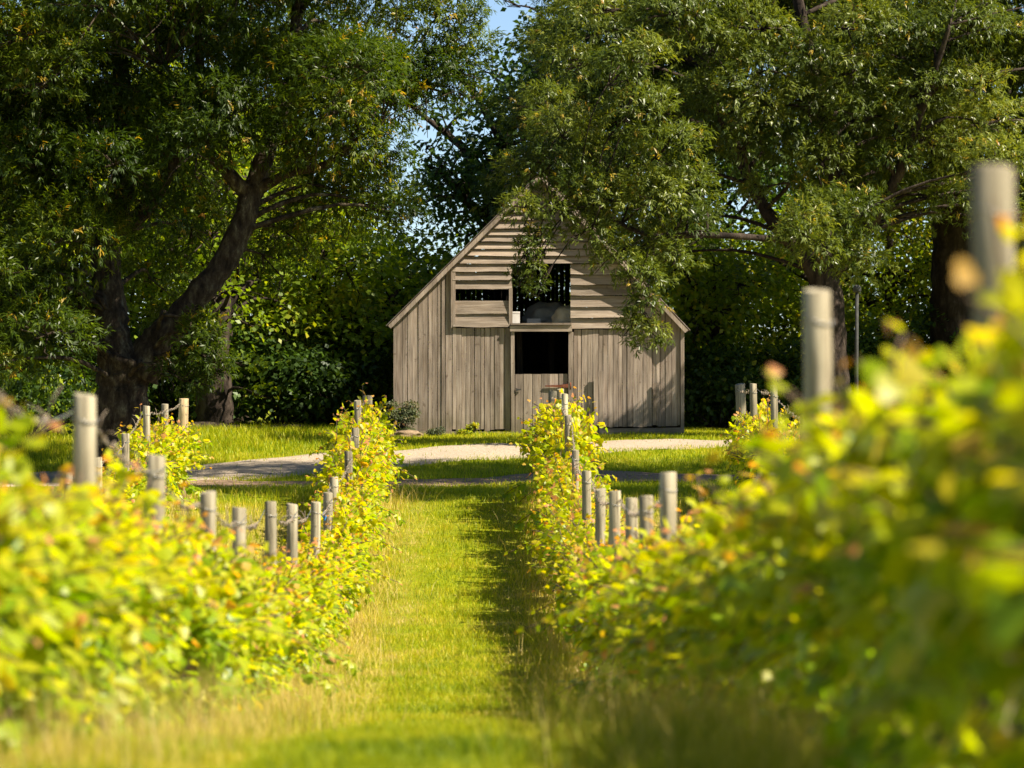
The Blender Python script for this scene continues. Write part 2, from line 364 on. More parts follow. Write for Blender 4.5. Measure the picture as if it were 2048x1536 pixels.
n = 9000
d = sample_d(n, 9, 66, 1.7); s = R.random(n)
x = rowx(np.where(s < .48, -1.35, np.where(s < .8, .9, np.where(s < .9, -3.3, 3.0))) + R.normal(0, .3, n), d)
k = (vnoise(x, d, 1.2, 21) > .42) & (R.random(n) < np.clip((d - 6) / 14, .25, 1)); x = x[k]; d = d[k]; n = len(x)
blades(x, d, R.uniform(.22, .48, n), np.clip(d / 9000, .0025, .006), np.clip(R.normal(.72, .2, n), 0, 1), 1.1, 'seed_stems', M['straw'], 'long straw coloured seed stems leaning along the vine rows')

# ------------------------------------------------------------------ posts
ORD = ['first', 'second', 'third', 'fourth', 'fifth', 'sixth', 'seventh', 'eighth', 'ninth', 'tenth', 'eleventh', 'twelfth', 'thirteenth', 'fourteenth', 'fifteenth', 'sixteenth', 'seventeenth', 'eighteenth']
POSTS = {  # (px, py of the top, distance), farthest first
 'l': [(735, 792, 64.3), (715, 801, 61.0), (711, 856, 57.6), (697, 903, 54.2), (668, 954, 50.2), (656, 985, 47.0), (632, 1004, 43.0), (584, 1008, 38.5), (541, 1003, 34.4), (478, 1015, 30.2), (416, 984, 26.4), (312, 910, 22.2), (170, 790, 18.2), (-65, 690, 14.0)],
 'r': [(1106, 783, 64.2), (1121, 778, 62.0), (1130, 788, 59.6), (1136, 830, 57.0), (1151, 900, 52.3), (1173, 942, 46.4), (1201, 978, 41.0), (1229, 982, 36.6), (1263, 996, 32.8), (1292, 992, 29.6), (1336, 945, 25.8), (1634, 580, 14.4), (1984, 335, 9.6)],
 'fl': [(368, 797, 64.3), (330, 808, 61.6), (293, 812, 58.4), (251, 867, 54.8), (196, 915, 51.0), (136, 945, 47.2)],
 'fr': [(1480, 768, 64.2), (1506, 767, 61.5), (1548, 771, 58.2), (1608, 830, 53.5)],
}
ROWNAME = {'l': 'the row just left of the grass alley', 'r': 'the row just right of the grass alley', 'fl': 'the far left row', 'fr': 'the far right row'}
BAY = {k: [] for k in POSTS}
tops = {k: [] for k in POSTS}
for rk, lst in POSTS.items():
    for i, (px, py, d) in enumerate(lst):
        top = P(px, py, d); bx = rowx(ROWS[rk], d)
        bx = .55 * bx + .45 * top[0] + random.uniform(-.015, .015)
        bz = float(G(bx, d))
        rad = .052 if i else .078
        if rk == 'r' and i > 10: rad = .05
        if rk == 'l' and i in (8, 9, 10, 11, 12): rad = .051
        if rk == 'r' and 2 <= i <= 4: rad = .045
        base = np.array([bx, d, bz])
        H = top[2] - bz
        mb = MB(); N_ = 9
        pts = [Vector((0, 0, -.15))] + [Vector(((top[0] - bx) * t, 0, H * t)) for t in np.linspace(0, 1, 7)[1:]]
        pts[-1].z -= .006
        pts.append(pts[-1] + Vector((0, 0, .006)))
        rr = [rad * 1.04] + [rad * (1 + random.uniform(-.03, .03)) for _ in range(5)] + [rad * .99, rad * .9]
        mb.tube(pts, rr, 20, random.random(), rough=.10)
        sx, sy = random.uniform(-.16, .16), random.uniform(-.16, .16)
        for q in range(len(mb.v) - 40, len(mb.v)):
            vx, vy, vz = mb.v[q]; ox, oy = vx - (top[0] - bx), vy
            wob_ = 1 + .05 * noise.noise(Vector((ox * 60, oy * 60, i * 3.1)))
            mb.v[q] = ((top[0] - bx) + ox * wob_, oy * wob_, vz + sx * ox + sy * oy + .004 * noise.noise(Vector((ox * 80, oy * 80, i))))
        if i == 0: lab = 'thick round end post nearest the barn in ' + ROWNAME[rk]
        elif rk == 'r' and i == 12: lab = 'big blurred grey post standing tallest at the right edge'
        elif rk == 'r' and i == 11: lab = 'blurred round post second from the right edge of the photo'
        elif rk == 'r' and i == 10: lab = 'tall pale post standing above its neighbours where the right row dips'
        elif rk == 'l' and i == 12: lab = 'tall blurred pale post nearest the left edge, in front of the dark trunk'
        elif rk == 'l' and i == 5: lab = 'weathered post tied with blue twine in the row left of the alley'
        else: lab = 'weathered round post, %s from the barn end of %s' % (ORD[i], {'l': 'the row left of the alley', 'r': 'the row right of the alley', 'fl': 'the far left row', 'fr': 'the far right row'}[rk])
        o = thing('vineyard_post', lab, 'post', base, 'trellis posts of the vine rows')
        mb.build('pole', M['endpost'] if i == 0 and rk in ('fl',) else M['post'], o)
        # galvanised staple and wire wrap near the top
        st = MB(); q = Vector(((top[0] - bx) * .93, 0, H * .93))
        ring = [q + Vector((math.cos(a_) * (rad + .004), math.sin(a_) * (rad + .004), .012 * math.sin(2 * a_))) for a_ in np.linspace(0, 2 * math.pi, 13)]
        st.tube(ring, .003, 5, .5); st.build('wire_tie', M['wire'], o)
        if rk == 'l' and i == 5:
            tw = MB(); q = Vector((-rad * .6, -rad * .8, H * .86)); tw.tube([q, q + Vector((-.02, -.01, -.05)), q + Vector((.0, -.01, -.10)), q + Vector((.02, 0, -.04))], .011, 6, .5)
            tw.build('twine', M['plastic'], o)
        BAY[rk].append(d); tops[rk].append(Vector(top))

# trellis wires with old cane tangled round them
for rk in POSTS:
    T = tops[rk]
    o = thing('trellis_wire', {'l': 'sagging wire wound with dry canes along the tops of the left row posts', 'r': 'thin wire along the post tops right of the grass alley',
                               'fl': 'barbed looking wire between the post tops at the far left', 'fr': 'thin wire along the far right row of posts'}[rk], 'wire', T[0], 'trellis wires')
    w = MB(); cn = MB()
    for i in range(len(T) - 1):
        A, B = T[i].copy(), T[i + 1].copy(); A.z -= .07; B.z -= .07
        A.x += .05 * (1 if i % 2 else -1)
        L_ = (B - A).length; sag = .05 + .02 * random.random() + (.012 * L_ if rk == 'l' else 0)
        if rk == 'r' and L_ > 4.5 and i > 8: A.z -= .45; B.z -= .45
        pts = [A.lerp(B, t) - Vector((0, 0, sag * 4 * t * (1 - t))) - T[0] for t in np.linspace(0, 1, 12)]
        w.tube(pts, .0035, 5, .5)
        for low in (.45, .85):
            w.tube([A.lerp(B, t) - Vector((0, 0, low)) - T[0] for t in (0, 1)], .0025, 4, .5)
        for s_ in range(1):
            pp = []
            m = int(L_ / .07); ph = random.random() * 6; t0 = random.uniform(0, .3); t1 = random.uniform(.6, 1)
            for q in range(m + 1):
                t = t0 + (t1 - t0) * q / m
                c = A.lerp(B, t) - Vector((0, 0, sag * 4 * t * (1 - t))) - T[0]
                pp.append(c + Vector((.013 * math.cos(ph + q * .9) + random.gauss(0, .006), 0, .013 * math.sin(ph + q * .9) + random.gauss(0, .008))))
            cn = MB(); cn.tube(pp, [.0042 * random.uniform(.6, 1.2) for _ in pp], 5)
            for q in range(int(L_ * 1.6)):
                c = random.choice(pp); dv = Vector((random.gauss(0, 1), random.gauss(0, 1), random.gauss(.2, 1))).normalized() * random.uniform(.06, .16)
                cn.tube([c, c + dv * .5 + Vector((0, 0, .02)), c + dv], [.004, .003, .0015], 4)
            cn.build('dry_cane', M['cane'], o)
    w.build('wire_strand', M['wire'], o)

# ------------------------------------------------------------------ vines
RIM = np.array([(0, 0), (.42, -.12), (.55, .30), (.36, .42), (.34, .78), (.0, 1.0), (-.34, .78), (-.36, .42), (-.55, .30), (-.42, -.12)])
def vine_proto(seed, length=2.3):
    rng = np.random.default_rng(seed)
    stem = MB(); P_ = []; D_ = []; N_ = []; S_ = []; T_ = []
    # gnarly trunk and two cordon arms
    pts = [Vector((0, 0, -.08))]
    for k in range(1, 7): pts.append(Vector((rng.normal(0, .025), rng.normal(0, .03), .11 * k)))
    stem.tube(pts, [.045, .04, .034, .036, .03, .032, .027], 9, rough=.35)
    top = pts[-1]
    for sg in (-1, 1):
        arm = [top] + [Vector((rng.normal(0, .02), sg * length * .5 * q / 6, top.z + .03 + rng.normal(0, .015))) for q in range(1, 7)]
        stem.tube(arm, [.026, .022, .02, .018, .016, .013, .009], 7, rough=.3)
    ns = 108
    for s in range(ns):
        y0 = rng.uniform(-.5, .5) * length * 1.08
        z0 = .64 + rng.normal(0, .05); x0 = rng.normal(0, .04)
        kind = rng.random()
        if kind > .80: z0 = rng.uniform(.12, .6); x0 = rng.normal(0, .10)
        if kind < .52: dirv = np.array([rng.normal(0, .30), rng.normal(0, .22), 1.]); L_ = rng.uniform(.30, .66)
        elif kind < .72: dirv = np.array([rng.choice([-1, 1]) * rng.uniform(.5, 1.), rng.normal(0, .35), rng.uniform(.1, .6)]); L_ = rng.uniform(.3, .6)
        else: dirv = np.array([rng.normal(0, .6), rng.normal(0, .3), rng.uniform(-.8, -.1)]); L_ = rng.uniform(.2, .45)
        if rng.random() < .05: L_ *= 1.35
        dirv /= np.linalg.norm(dirv)
        m = max(5, int(L_ / .043)); p = np.array([x0, y0, z0]); path = [p.copy()]
        curl = rng.normal(0, .05, 3)
        for q in range(m):
            t = q / m
            dirv = dirv + curl + rng.normal(0, .07, 3) + np.array([0, 0, -.035 if kind >= .52 else -.01]); dirv /= np.linalg.norm(dirv)
            p = p + dirv * (L_ / m); path.append(p.copy())
            for rep in range(2 if t < .75 else 1):
                side = np.cross(dirv, [0, 0, 1]) * (1 if (q + rep) % 2 else -1) + rng.normal(0, .6, 3)
                side /= np.linalg.norm(side)
                lp = p + side * rng.uniform(.02, .075) * (1.1 - .5 * t)
                ld = side * .8 + dirv * .3 + np.array([0, 0, -.45]) + rng.normal(0, .25, 3)
                nn = np.array([0, 0, .7]) + side * .5 + rng.normal(0, .4, 3) + np.array([np.sign(lp[0]) * .4, 0, 0])
                P_.append(lp); D_.append(ld); N_.append(nn)
                S_.append((.094 if t < .6 else .094 * (1 - (t - .6) * 1.7)) * rng.uniform(.6, 1.15))
                T_.append(np.clip(.34 + .27 * t + rng.normal(0, .14) + (.25 if t > .9 else 0) + (.15 if rng.random() < .1 else 0) + .22 * (p[2] - .7), 0, 1))
        stem.tube([Vector(v) for v in path[::2]] if len(path) > 4 else [Vector(v) for v in path], [.004] * len(path[::2]), 4)
    P_ = np.array(P_); D_ = np.array(D_); N_ = np.array(N_); S_ = np.array(S_); T_ = np.array(T_)
    D_ /= np.linalg.norm(D_, axis=1, keepdims=True); sd = np.cross(D_, N_); sd /= np.linalg.norm(sd, axis=1, keepdims=True); nn = np.cross(sd, D_)
    n = len(P_); k = len(RIM)
    fold = rng.uniform(.05, .35, n)
    V = P_[:, None, :] + S_[:, None, None] * (RIM[None, :, 0, None] * sd[:, None, :] + RIM[None, :, 1, None] * D_[:, None, :]
        + (-np.abs(RIM[None, :, 0, None]) * fold[:, None, None] - .25 * RIM[None, :, 1, None] ** 2 * rng.uniform(0, 1, n)[:, None, None]) * -nn[:, None, :] * -1)
    ctr = P_ + S_[:, None] * (.4 * D_)
    V = np.concatenate([V, ctr[:, None, :]], 1).reshape(-1, 3)
    b = np.arange(n)[:, None, None] * (k + 1)
    tri = np.array([[i, (i + 1) % k, k] for i in range(k)])[None]
    f = (b + tri).reshape(-1, 3)
    return stem, V, f, np.repeat(T_, k)

protos = []
for i in range(7):
    stem, V, f, T_ = vine_proto(100 + i)
    so = stem.build('stem', M['vinewood']); fo = mesh_np('foliage', V, f, M['vine'], attr=T_)
    protos.append((so.data, fo.data)); bpy.data.objects.remove(so); bpy.data.objects.remove(fo)

def place_vine(x, y, zs, xs_, lab, k, flip):
    o = thing('grapevine', lab, 'grapevine', (x, y, float(G(x, y))), 'grapevines along the trellis')
    o.rotation_euler = (0, 0, math.pi * flip + random.uniform(-.06, .06)); o.scale = (xs_, 1.05, zs)
    for nm, me in zip(('stem', 'foliage'), protos[k]):
        c = bpy.data.objects.new(nm, me); C.objects.link(c); c.parent = o
kk = 0
for rk in POSTS:
    D = BAY[rk]
    near = {'l': 8.6, 'r': 6.2, 'fl': 41, 'fr': 34}[rk]
    bays = list(zip(D[:-1], D[1:])) + [(D[-1], near)]
    for i, (a_, b_) in enumerate(bays):
        L_ = a_ - b_; nv = max(1, int(round(L_ / 1.95)))
        for q in range(nv):
            d = a_ - L_ * (q + .5) / nv
            hz = {'l': 1.0, 'r': 1.13, 'fl': 1.06, 'fr': 1.16}[rk]
            if rk == 'r' and d < 12.6: hz = 1.03
            if rk == 'r' and 12.6 <= d < 20: hz = .93
            if rk == 'r' and 20 <= d < 46: hz = .82 if d < 24 else 1.0
            if rk in 'lr' and d > 56: hz = 1.34 if rk == 'r' else 1.24
            if rk == 'fr' and d > 54: hz = 1.42
            if rk == 'fl' and d > 54: hz = 1.06
            if rk == 'l' and 22 <= d < 48: hz = .92
            if rk == 'l' and d < 22: hz = .98
            hz *= random.uniform(.92, 1.1)
            rn = {'l': 'left of the alley', 'r': 'right of the alley', 'fl': 'in the far left row', 'fr': 'in the far right row'}[rk]
            if i == len(bays) - 1: where = 'young grapevine %s, %s one nearer than the nearest post' % (rn, ORD[q])
            elif nv == 1: where = 'young grapevine %s, alone just before the %s post from the barn' % (rn, ORD[i])
            else: where = 'young grapevine %s, %s nearer than the %s post from the barn' % (rn, ORD[q], ORD[i])
            kk += 1
            place_vine(rowx(ROWS[rk], d) + random.gauss(0, .03), d, hz, random.uniform(.9, 1.15) * (1.05 if d > 44 else 1.), where, (kk * 3 + random.randrange(2)) % 7, random.randrange(2))

# ------------------------------------------------------------------ barn
BD = 82.0; BY1 = 90.5
def bx(px): return (px - 1024) / F * BD
def bz(py): return (768 - py) / F * BD
barn = thing('timber_barn', 'weathered grey timber barn with steep gable, open loft hatch and half door', 'barn', (bx(1078), BD, bz(870)))
BL = Vector(barn.location)
XL, XR, XA, ZA = bx(792), bx(1364), bx(1082), bz(350)
XLE, ZLE, XRE, ZRE = bx(778), bz(653), bx(1374), bz(662)
def roofz(x):
    return ZLE + (ZA - ZLE) * (x - XLE) / (XA - XLE) if x < XA else ZRE + (ZA - ZRE) * (XRE - x) / (XRE - XA)
def vboards(mb, x0, x1, zb, zt, y, th=.022, wr=(.075, .125), gap=.0062, jag=.02, lap=.008, under=True):
    x = x0
    while x < x1 - .02:
        w = min(random.uniform(*wr), x1 - x)
        if x1 - x - w < .04: w = x1 - x
        xa, xb = x, x + w - gap * random.uniform(.4, 2.2)
        za = (zt(xa) if callable(zt) else zt); zc = (zt(xb) if callable(zt) else zt)
        if not callable(zt): j_ = random.uniform(-.004, .004); za += j_; zc += j_
        b = zb + random.uniform(-jag, jag)
        yo = y + random.uniform(-lap, lap)
        m_ = min(za, zc)
        mb.box(xa, xb, yo, yo + th, b, m_, ztl=za - m_, ztr=zc - m_, skew=random.uniform(-.004, .004), tw=random.uniform(-.004, .004))
        x += w
def hboards(mb, x0, x1, z0, z1, y, n, slope=None):
    """lapped weatherboards, each tilting out at its lower edge"""
    es = np.linspace(z0, z1, n + 1); es[1:-1] += np.array([random.uniform(-.02, .02) for _ in es[1:-1]])
    for i in range(n):
        a_, b_ = es[i], es[i + 1] - random.uniform(.004, .016)
        l0, l1, u0, u1 = x0, x1, x0, x1
        if slope:
            l0, l1 = slope(a_); u0, u1 = slope(b_)
            l0 = max(l0, x0) if x0 is not None else l0; u0 = max(u0, x0) if x0 is not None else u0
            l1 = min(l1, x1) if x1 is not None else l1; u1 = min(u1, x1) if x1 is not None else u1
        if u1 - u0 < .03: continue
        segs = 9; o = random.uniform(.034, .055); t = .02; tone = random.random()
        for s_ in range(1):
            vs = []; 
            for k in range(segs + 1):
                f_ = k / segs
                wob = .010 * noise.noise(Vector((l0 + f_ * (l1 - l0), a_ * 7, 1)) * 1.8) + .004 * noise.noise(Vector((l0 + f_ * (l1 - l0), a_ * 17, 3)) * 9)
                xl = l0 + (l1 - l0) * f_; xu = u0 + (u1 - u0) * f_
                vs += [(xl, y - o, a_ + wob * 1.4), (xu, y - .004, b_), (xu, y + .012, b_), (xl, y - o + t, a_ + wob * 1.4)]
            fs = []
            for k in range(segs):
                p_ = k * 4; q_ = p_ + 4
                fs += [(p_, q_, q_ + 1, p_ + 1), (p_ + 1, q_ + 1, q_ + 2, p_ + 2), (p_ + 2, q_ + 2, q_ + 3, p_ + 3), (p_ + 3, q_ + 3, q_, p_)]
            fs += [(0, 1, 2, 3), (segs * 4 + 3, segs * 4 + 2, segs * 4 + 1, segs * 4)]
            mb.add(vs, fs, tone)
def slope_x(z):
    z = z + .01
    xl = XLE + (XA - XLE) * (z - ZLE) / (ZA - ZLE); xr = XRE - (XRE - XA) * (z - ZRE) / (ZA - ZRE)
    return xl + .02, xr - .02

under = lambda x: roofz(x) - .03
fw = MB()
vboards(fw, XL + .03, bx(905), bz(861), under, BD)
vboards(fw, bx(905), bx(1022), bz(860), bz(656), BD)
fw.build('front_boarding', M['wood_v'], barn, BL)
fw = MB()
vboards(fw, bx(1148), bx(1245), bz(853), bz(659), BD)
vboards(fw, bx(1245), bx(1305), bz(853), bz(659), BD)
vboards(fw, bx(1305), XR - .03, bz(852), under, BD)
fw.build('front_boarding', M['wood_v'], barn, BL)
cb = MB()
cb.box(XL - .05, XL + .028, BD - .03, BD + .09, bz(868), under(XL) - .03, .5)
cb.build('corner_post', M['wood_v'], barn, BL)
cb = MB(); cb.box(XR - .028, XR + .045, BD - .03, BD + .09, bz(866), under(XR) - .04, .7)
cb.build('corner_post', M['wood_v'], barn, BL)
wb = MB()
# lower bands left and right of hatch, then full gable
hboards(wb, bx(906), bx(1023), bz(654), bz(600), BD, 2)
hboards(wb, bx(906), bx(1024), bz(578), bz(527), BD, 3, slope_x)
hboards(wb, bx(1141), bx(1305), bz(657), bz(527), BD, 6, slope_x)
hboards(wb, None, None, bz(527), ZA - .05, BD, 12, slope_x)
wb.build('gable_weatherboarding', M['wood_h'], barn, BL)
fr = MB()
fr.box(bx(902), bx(911), BD - .045, BD + .03, bz(656), bz(536), .6)
fr.build('vent_frame', M['wood_v'], barn, BL); fr = MB()
fr.box(bx(1018), bx(1025), BD - .047, BD + .05, bz(656), bz(576), .7)
fr.build('vent_frame', M['wood_v'], barn, BL)
df = MB()
df.box(bx(1022.5), bx(1030), BD - .05, BD + .08, bz(872), bz(664), .5, skew=-.01)
df.build('door_frame', M['wood_v'], barn, BL); df = MB()
df.box(bx(1137), bx(1147), BD - .055, BD + .08, bz(868), bz(664), .35)
df.build('door_frame', M['wood_v'], barn, BL)
sl = MB()
sl.box(bx(1020), bx(1144), BD - .075, BD + .12, bz(663), bz(650.5), .8, ztl=-.01)
sl.box(bx(1022), bx(1143), BD - .10, BD + .10, bz(650), bz(645.5), .1, ztl=-.012)
sl.build('hatch_sill', M['wood_h'], barn, BL)
# half door
hd = thing('half_door', None, None, (0, 0, 0)); hd.parent = barn
db = MB()
vboards(db, bx(1031), bx(1117), bz(871), bz(748), BD - .02, wr=(.15, .19), gap=.005, jag=.012, lap=.005)
vboards(db, bx(1119), bx(1136), bz(868), bz(748), BD - .018, wr=(.16, .2), gap=.003)
bpy.data.objects.remove(hd)
door = db.build('half_door', M['wood_v'], barn, BL); door['label'] = 'closed lower half of the barn door'
hg = MB(); hg.add([(bx(1090), BD - .055, bz(773)), (bx(1141), BD - .05, bz(776)), (bx(1141), BD - .05, bz(767)), (bx(1120), BD - .055, bz(769.5)), (bx(1090), BD - .055, bz(771)),
                   (bx(1090), BD - .035, bz(773)), (bx(1141), BD - .035, bz(776)), (bx(1141), BD - .035, bz(767)), (bx(1120), BD - .035, bz(769.5)), (bx(1090), BD - .035, bz(771))],
                  [(0, 1, 2, 3, 4), (9, 8, 7, 6, 5), (0, 5, 6, 1), (1, 6, 7, 2), (2, 7, 8, 3), (3, 8, 9, 4), (4, 9, 5, 0)], .5)
hg.tube([Vector((bx(1141), BD - .05, bz(778))), Vector((bx(1141), BD - .05, bz(765)))], .014, 8, .4)
hg.build('strap_hinge', M['iron'], door, BL)
lt = MB(); lt.box(bx(1033), bx(1042), BD - .06, BD - .035, bz(780.5), bz(778), .5); lt.box(bx(1032), bx(1035), BD - .065, BD - .03, bz(783), bz(776.5), .4); lt.build('latch', M['dullmetal'], door, BL)
bb = MB()
bb.box(bx(797), bx(1023), BD - .06, BD + .1, bz(880), bz(861.5), .6, ztr=-.02); bb.build('base_beam', M['wood_h'], barn, BL); bb = MB(); bb.box(bx(1147), bx(1362), BD - .045, BD + .1, bz(880), bz(855), .4, ztl=-.03)
bb.build('base_beam', M['wood_h'], barn, BL)
pr = MB(); pr.box(bx(1198), bx(1207), BD - .10, BD - .07, bz(878), bz(742), .5, skew=-.01); pr.build('loose_batten', M['wood_v'], barn, BL); pr = MB(); pr.box(bx(1315), bx(1323), BD - .06, BD - .035, bz(853), bz(765), .2, skew=-.06)
pr.build('loose_batten', M['wood_v'], barn, BL)
# verge boards
for sgn, (xe, ze) in ((-1, (XLE, ZLE)), (1, (XRE, ZRE))):
    vb = MB()
    A = Vector((xe, 0, ze)); B = Vector((XA + sgn * .0015, 0, ZA)); dr_ = (B - A).normalized(); nr = Vector((-dr_.z, 0, dr_.x)) * (1 if sgn < 0 else -1)
    segs = 10
    for k in range(1):
        pr_ = []
        for q in range(segs + 1):
            c = A.lerp(B, q / segs) + nr * .004 * noise.noise(Vector((q * 1.3, sgn, 0)))
            lo = -.06; hi = .02
            pr_ += [c + nr * lo + Vector((0, BD - .20, 0)), c + nr * hi + Vector((0, BD - .20, 0)), c + nr * hi + Vector((0, BD - .165, 0)), c + nr * lo + Vector((0, BD - .165, 0))]
        fs = []
        for q in range(segs):
            p_ = q * 4; r_ = p_ + 4
            fs += [(p_, r_, r_ + 1, p_ + 1), (p_ + 1, r_ + 1, r_ + 2, p_ + 2), (p_ + 2, r_ + 2, r_ + 3, p_ + 3), (p_ + 3, r_ + 3, r_, p_)]
        fs += [(0, 1, 2, 3), (segs * 4 + 3, segs * 4 + 2, segs * 4 + 1, segs * 4)]
        if sgn > 0: fs = [tuple(reversed(f_)) for f_ in fs]
        vb.add(pr_, fs, .95)
    vb.build('verge_board', M['wood_v'], barn, BL)
# corrugated roof sheets
for sgn, (xe, ze) in ((-1, (XLE, ZLE)), (1, (XRE, ZRE))):
    A = Vector((xe, 0, ze)); B = Vector((XA, 0, ZA)); dr_ = (B - A).normalized(); nr = Vector((-dr_.z, 0, dr_.x)) * (1 if sgn < 0 else -1)
    yy = np.arange(BD - .19, BY1 + .2, .019); rf = MB(); vs = []
    for y in yy:
        hgt = .048 + .009 * math.sin(y * 2 * math.pi / .076)
        for th in (hgt, hgt - .006):
            vs += [A - dr_ * .03 + nr * th + Vector((0, y, 0)), B + nr * th + Vector((0, y, 0))]
    fs = []
    for i in range(len(yy) - 1):
        p_ = i * 4; q_ = p_ + 4
        fs += [(p_, p_ + 1, q_ + 1, q_), (p_ + 2, q_ + 2, q_ + 3, p_ + 3), (p_, q_, q_ + 2, p_ + 2)]
    fs += [(0, 2, 3, 1)]
    rf.add(vs, fs, .5); rf.build('roof_sheet', M['roof'], barn, BL)
rc = MB(); rc.tube([Vector((XA, BD - .2, ZA + .045)), Vector((XA, BY1 + .2, ZA + .045))], .07, 12, .5); rc.build('ridge_cap', M['roof'], barn, BL)
# side walls, rear wall with gaps, loft floor, inner posts
for nm, X in (('side_wall', XL), ('side_wall', XR)):
    sw = MB(); y = BD + .1
    while y < BY1:
        w = random.uniform(.1, .15); sw.box(X - .011, X + .011, y, y + w - .006, bz(866), under(X) - .02); y += w
    sw.build(nm, M['wood_v'], barn, BL)
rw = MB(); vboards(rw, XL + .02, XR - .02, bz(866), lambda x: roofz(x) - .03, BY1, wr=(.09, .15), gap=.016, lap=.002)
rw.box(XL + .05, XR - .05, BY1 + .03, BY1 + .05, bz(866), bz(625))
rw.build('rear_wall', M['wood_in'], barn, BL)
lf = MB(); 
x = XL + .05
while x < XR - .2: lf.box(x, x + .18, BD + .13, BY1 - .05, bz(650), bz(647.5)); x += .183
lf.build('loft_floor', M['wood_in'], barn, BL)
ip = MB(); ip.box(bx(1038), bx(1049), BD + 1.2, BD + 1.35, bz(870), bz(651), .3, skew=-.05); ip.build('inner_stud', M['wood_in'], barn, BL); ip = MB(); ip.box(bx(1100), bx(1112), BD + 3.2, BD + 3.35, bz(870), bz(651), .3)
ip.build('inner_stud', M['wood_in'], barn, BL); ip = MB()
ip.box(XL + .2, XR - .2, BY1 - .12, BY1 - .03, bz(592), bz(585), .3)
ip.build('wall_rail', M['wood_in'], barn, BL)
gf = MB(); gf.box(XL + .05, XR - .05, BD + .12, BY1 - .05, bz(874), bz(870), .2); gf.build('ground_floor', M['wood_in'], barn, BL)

# things stored in the loft
cx_ = MB(); cx_.box(-.075, .075, -.12, .12, 0, .235, .5); cx_.box(-.078, .078, -.124, .124, .2, .24, .6)
o = cx_.build('carton', M['carton'], None, (0, 0, 0), bevel=.004); o.location = (bx(1031.5), BD + .28, bz(647) + .002); o.rotation_euler.z = .05
tag(o, 'small white carton standing at the left of the loft hatch', 'box')
def lump(name, mat, c, r, seed, lab, cat, flat=0., sub=4, amp=.18, freq=2.0, parent=None):
    bm = bmesh.new(); bmesh.ops.create_icosphere(bm, subdivisions=sub, radius=1)
    for v in bm.verts:
        n_ = noise.noise(v.co * freq + Vector((seed, 0, 0))) * amp + noise.noise(v.co * freq * 3 + Vector((seed, 3, 0))) * amp * .3
        v.co *= 1 + n_
        v.co = Vector((v.co.x * r[0], v.co.y * r[1], max(v.co.z, -.35) * r[2]))
    for f_ in bm.faces: f_.smooth = True
    me = bpy.data.meshes.new(name); bm.to_mesh(me); bm.free(); me.materials.append(mat)
    o = bpy.data.objects.new(name, me); C.objects.link(o); o.location = c
    if cat: tag(o, lab, cat)
    return o
lump('sack', M['sack'], (bx(1140), BD + .75, bz(647) + .10), (.36, .32, .27), 2, 'plump pale sack lying at the right of the loft hatch', 'sack', amp=.14)
lump('dust_sheet', M['sheet'], (bx(1100), BD + 1.35, bz(647) + .10), (.52, .4, .34), 5, 'crumpled grey sheet heaped behind the pale sack in the loft', 'sheet', amp=.3)
cx_ = MB(); cx_.box(-.14, .14, -.1, .1, 0, .10, .5); cx_.box(-.125, .125, -.085, .085, .1, .108, .2)
o = cx_.build('tray', M['sheet'], None, (0, 0, 0), bevel=.006); o.location = (bx(1068), BD + .6, bz(647) + .002); tag(o, 'low grey tray on the loft floor in the middle of the hatch', 'tray')

# ------------------------------------------------------------------ trees
def quads_leaves(base, dirv, nrm, ln, wd):
    dirv = dirv / np.linalg.norm(dirv, axis=1, keepdims=True)
    sd = np.cross(dirv, nrm); sd /= np.linalg.norm(sd, axis=1, keepdims=True) + 1e-9
    nn = np.cross(sd, dirv)
    tip = base + dirv * ln[:, None] - nn * (ln * .12)[:, None]
    mid = base + dirv * (ln * .45)[:, None] + nn * (ln * .04)[:, None]
    V = np.stack([base, mid + sd * wd[:, None] * .5, tip, mid - sd * wd[:, None] * .5], 1).reshape(-1, 3)
    f = np.arange(len(base) * 4).reshape(-1, 4)
    return V, f

def inpoly(px, py, poly):
    poly = np.array(poly, float); x0, y0 = poly[:, 0], poly[:, 1]; x1, y1 = np.roll(x0, -1), np.roll(y0, -1)
    px = np.asarray(px)[:, None]; py = np.asarray(py)[:, None]
    c = ((y0 > py) != (y1 > py)) & (px < (x1 - x0) * (py - y0) / (y1 - y0 + 1e-9) + x0)
    return c.sum(1) % 2 == 1

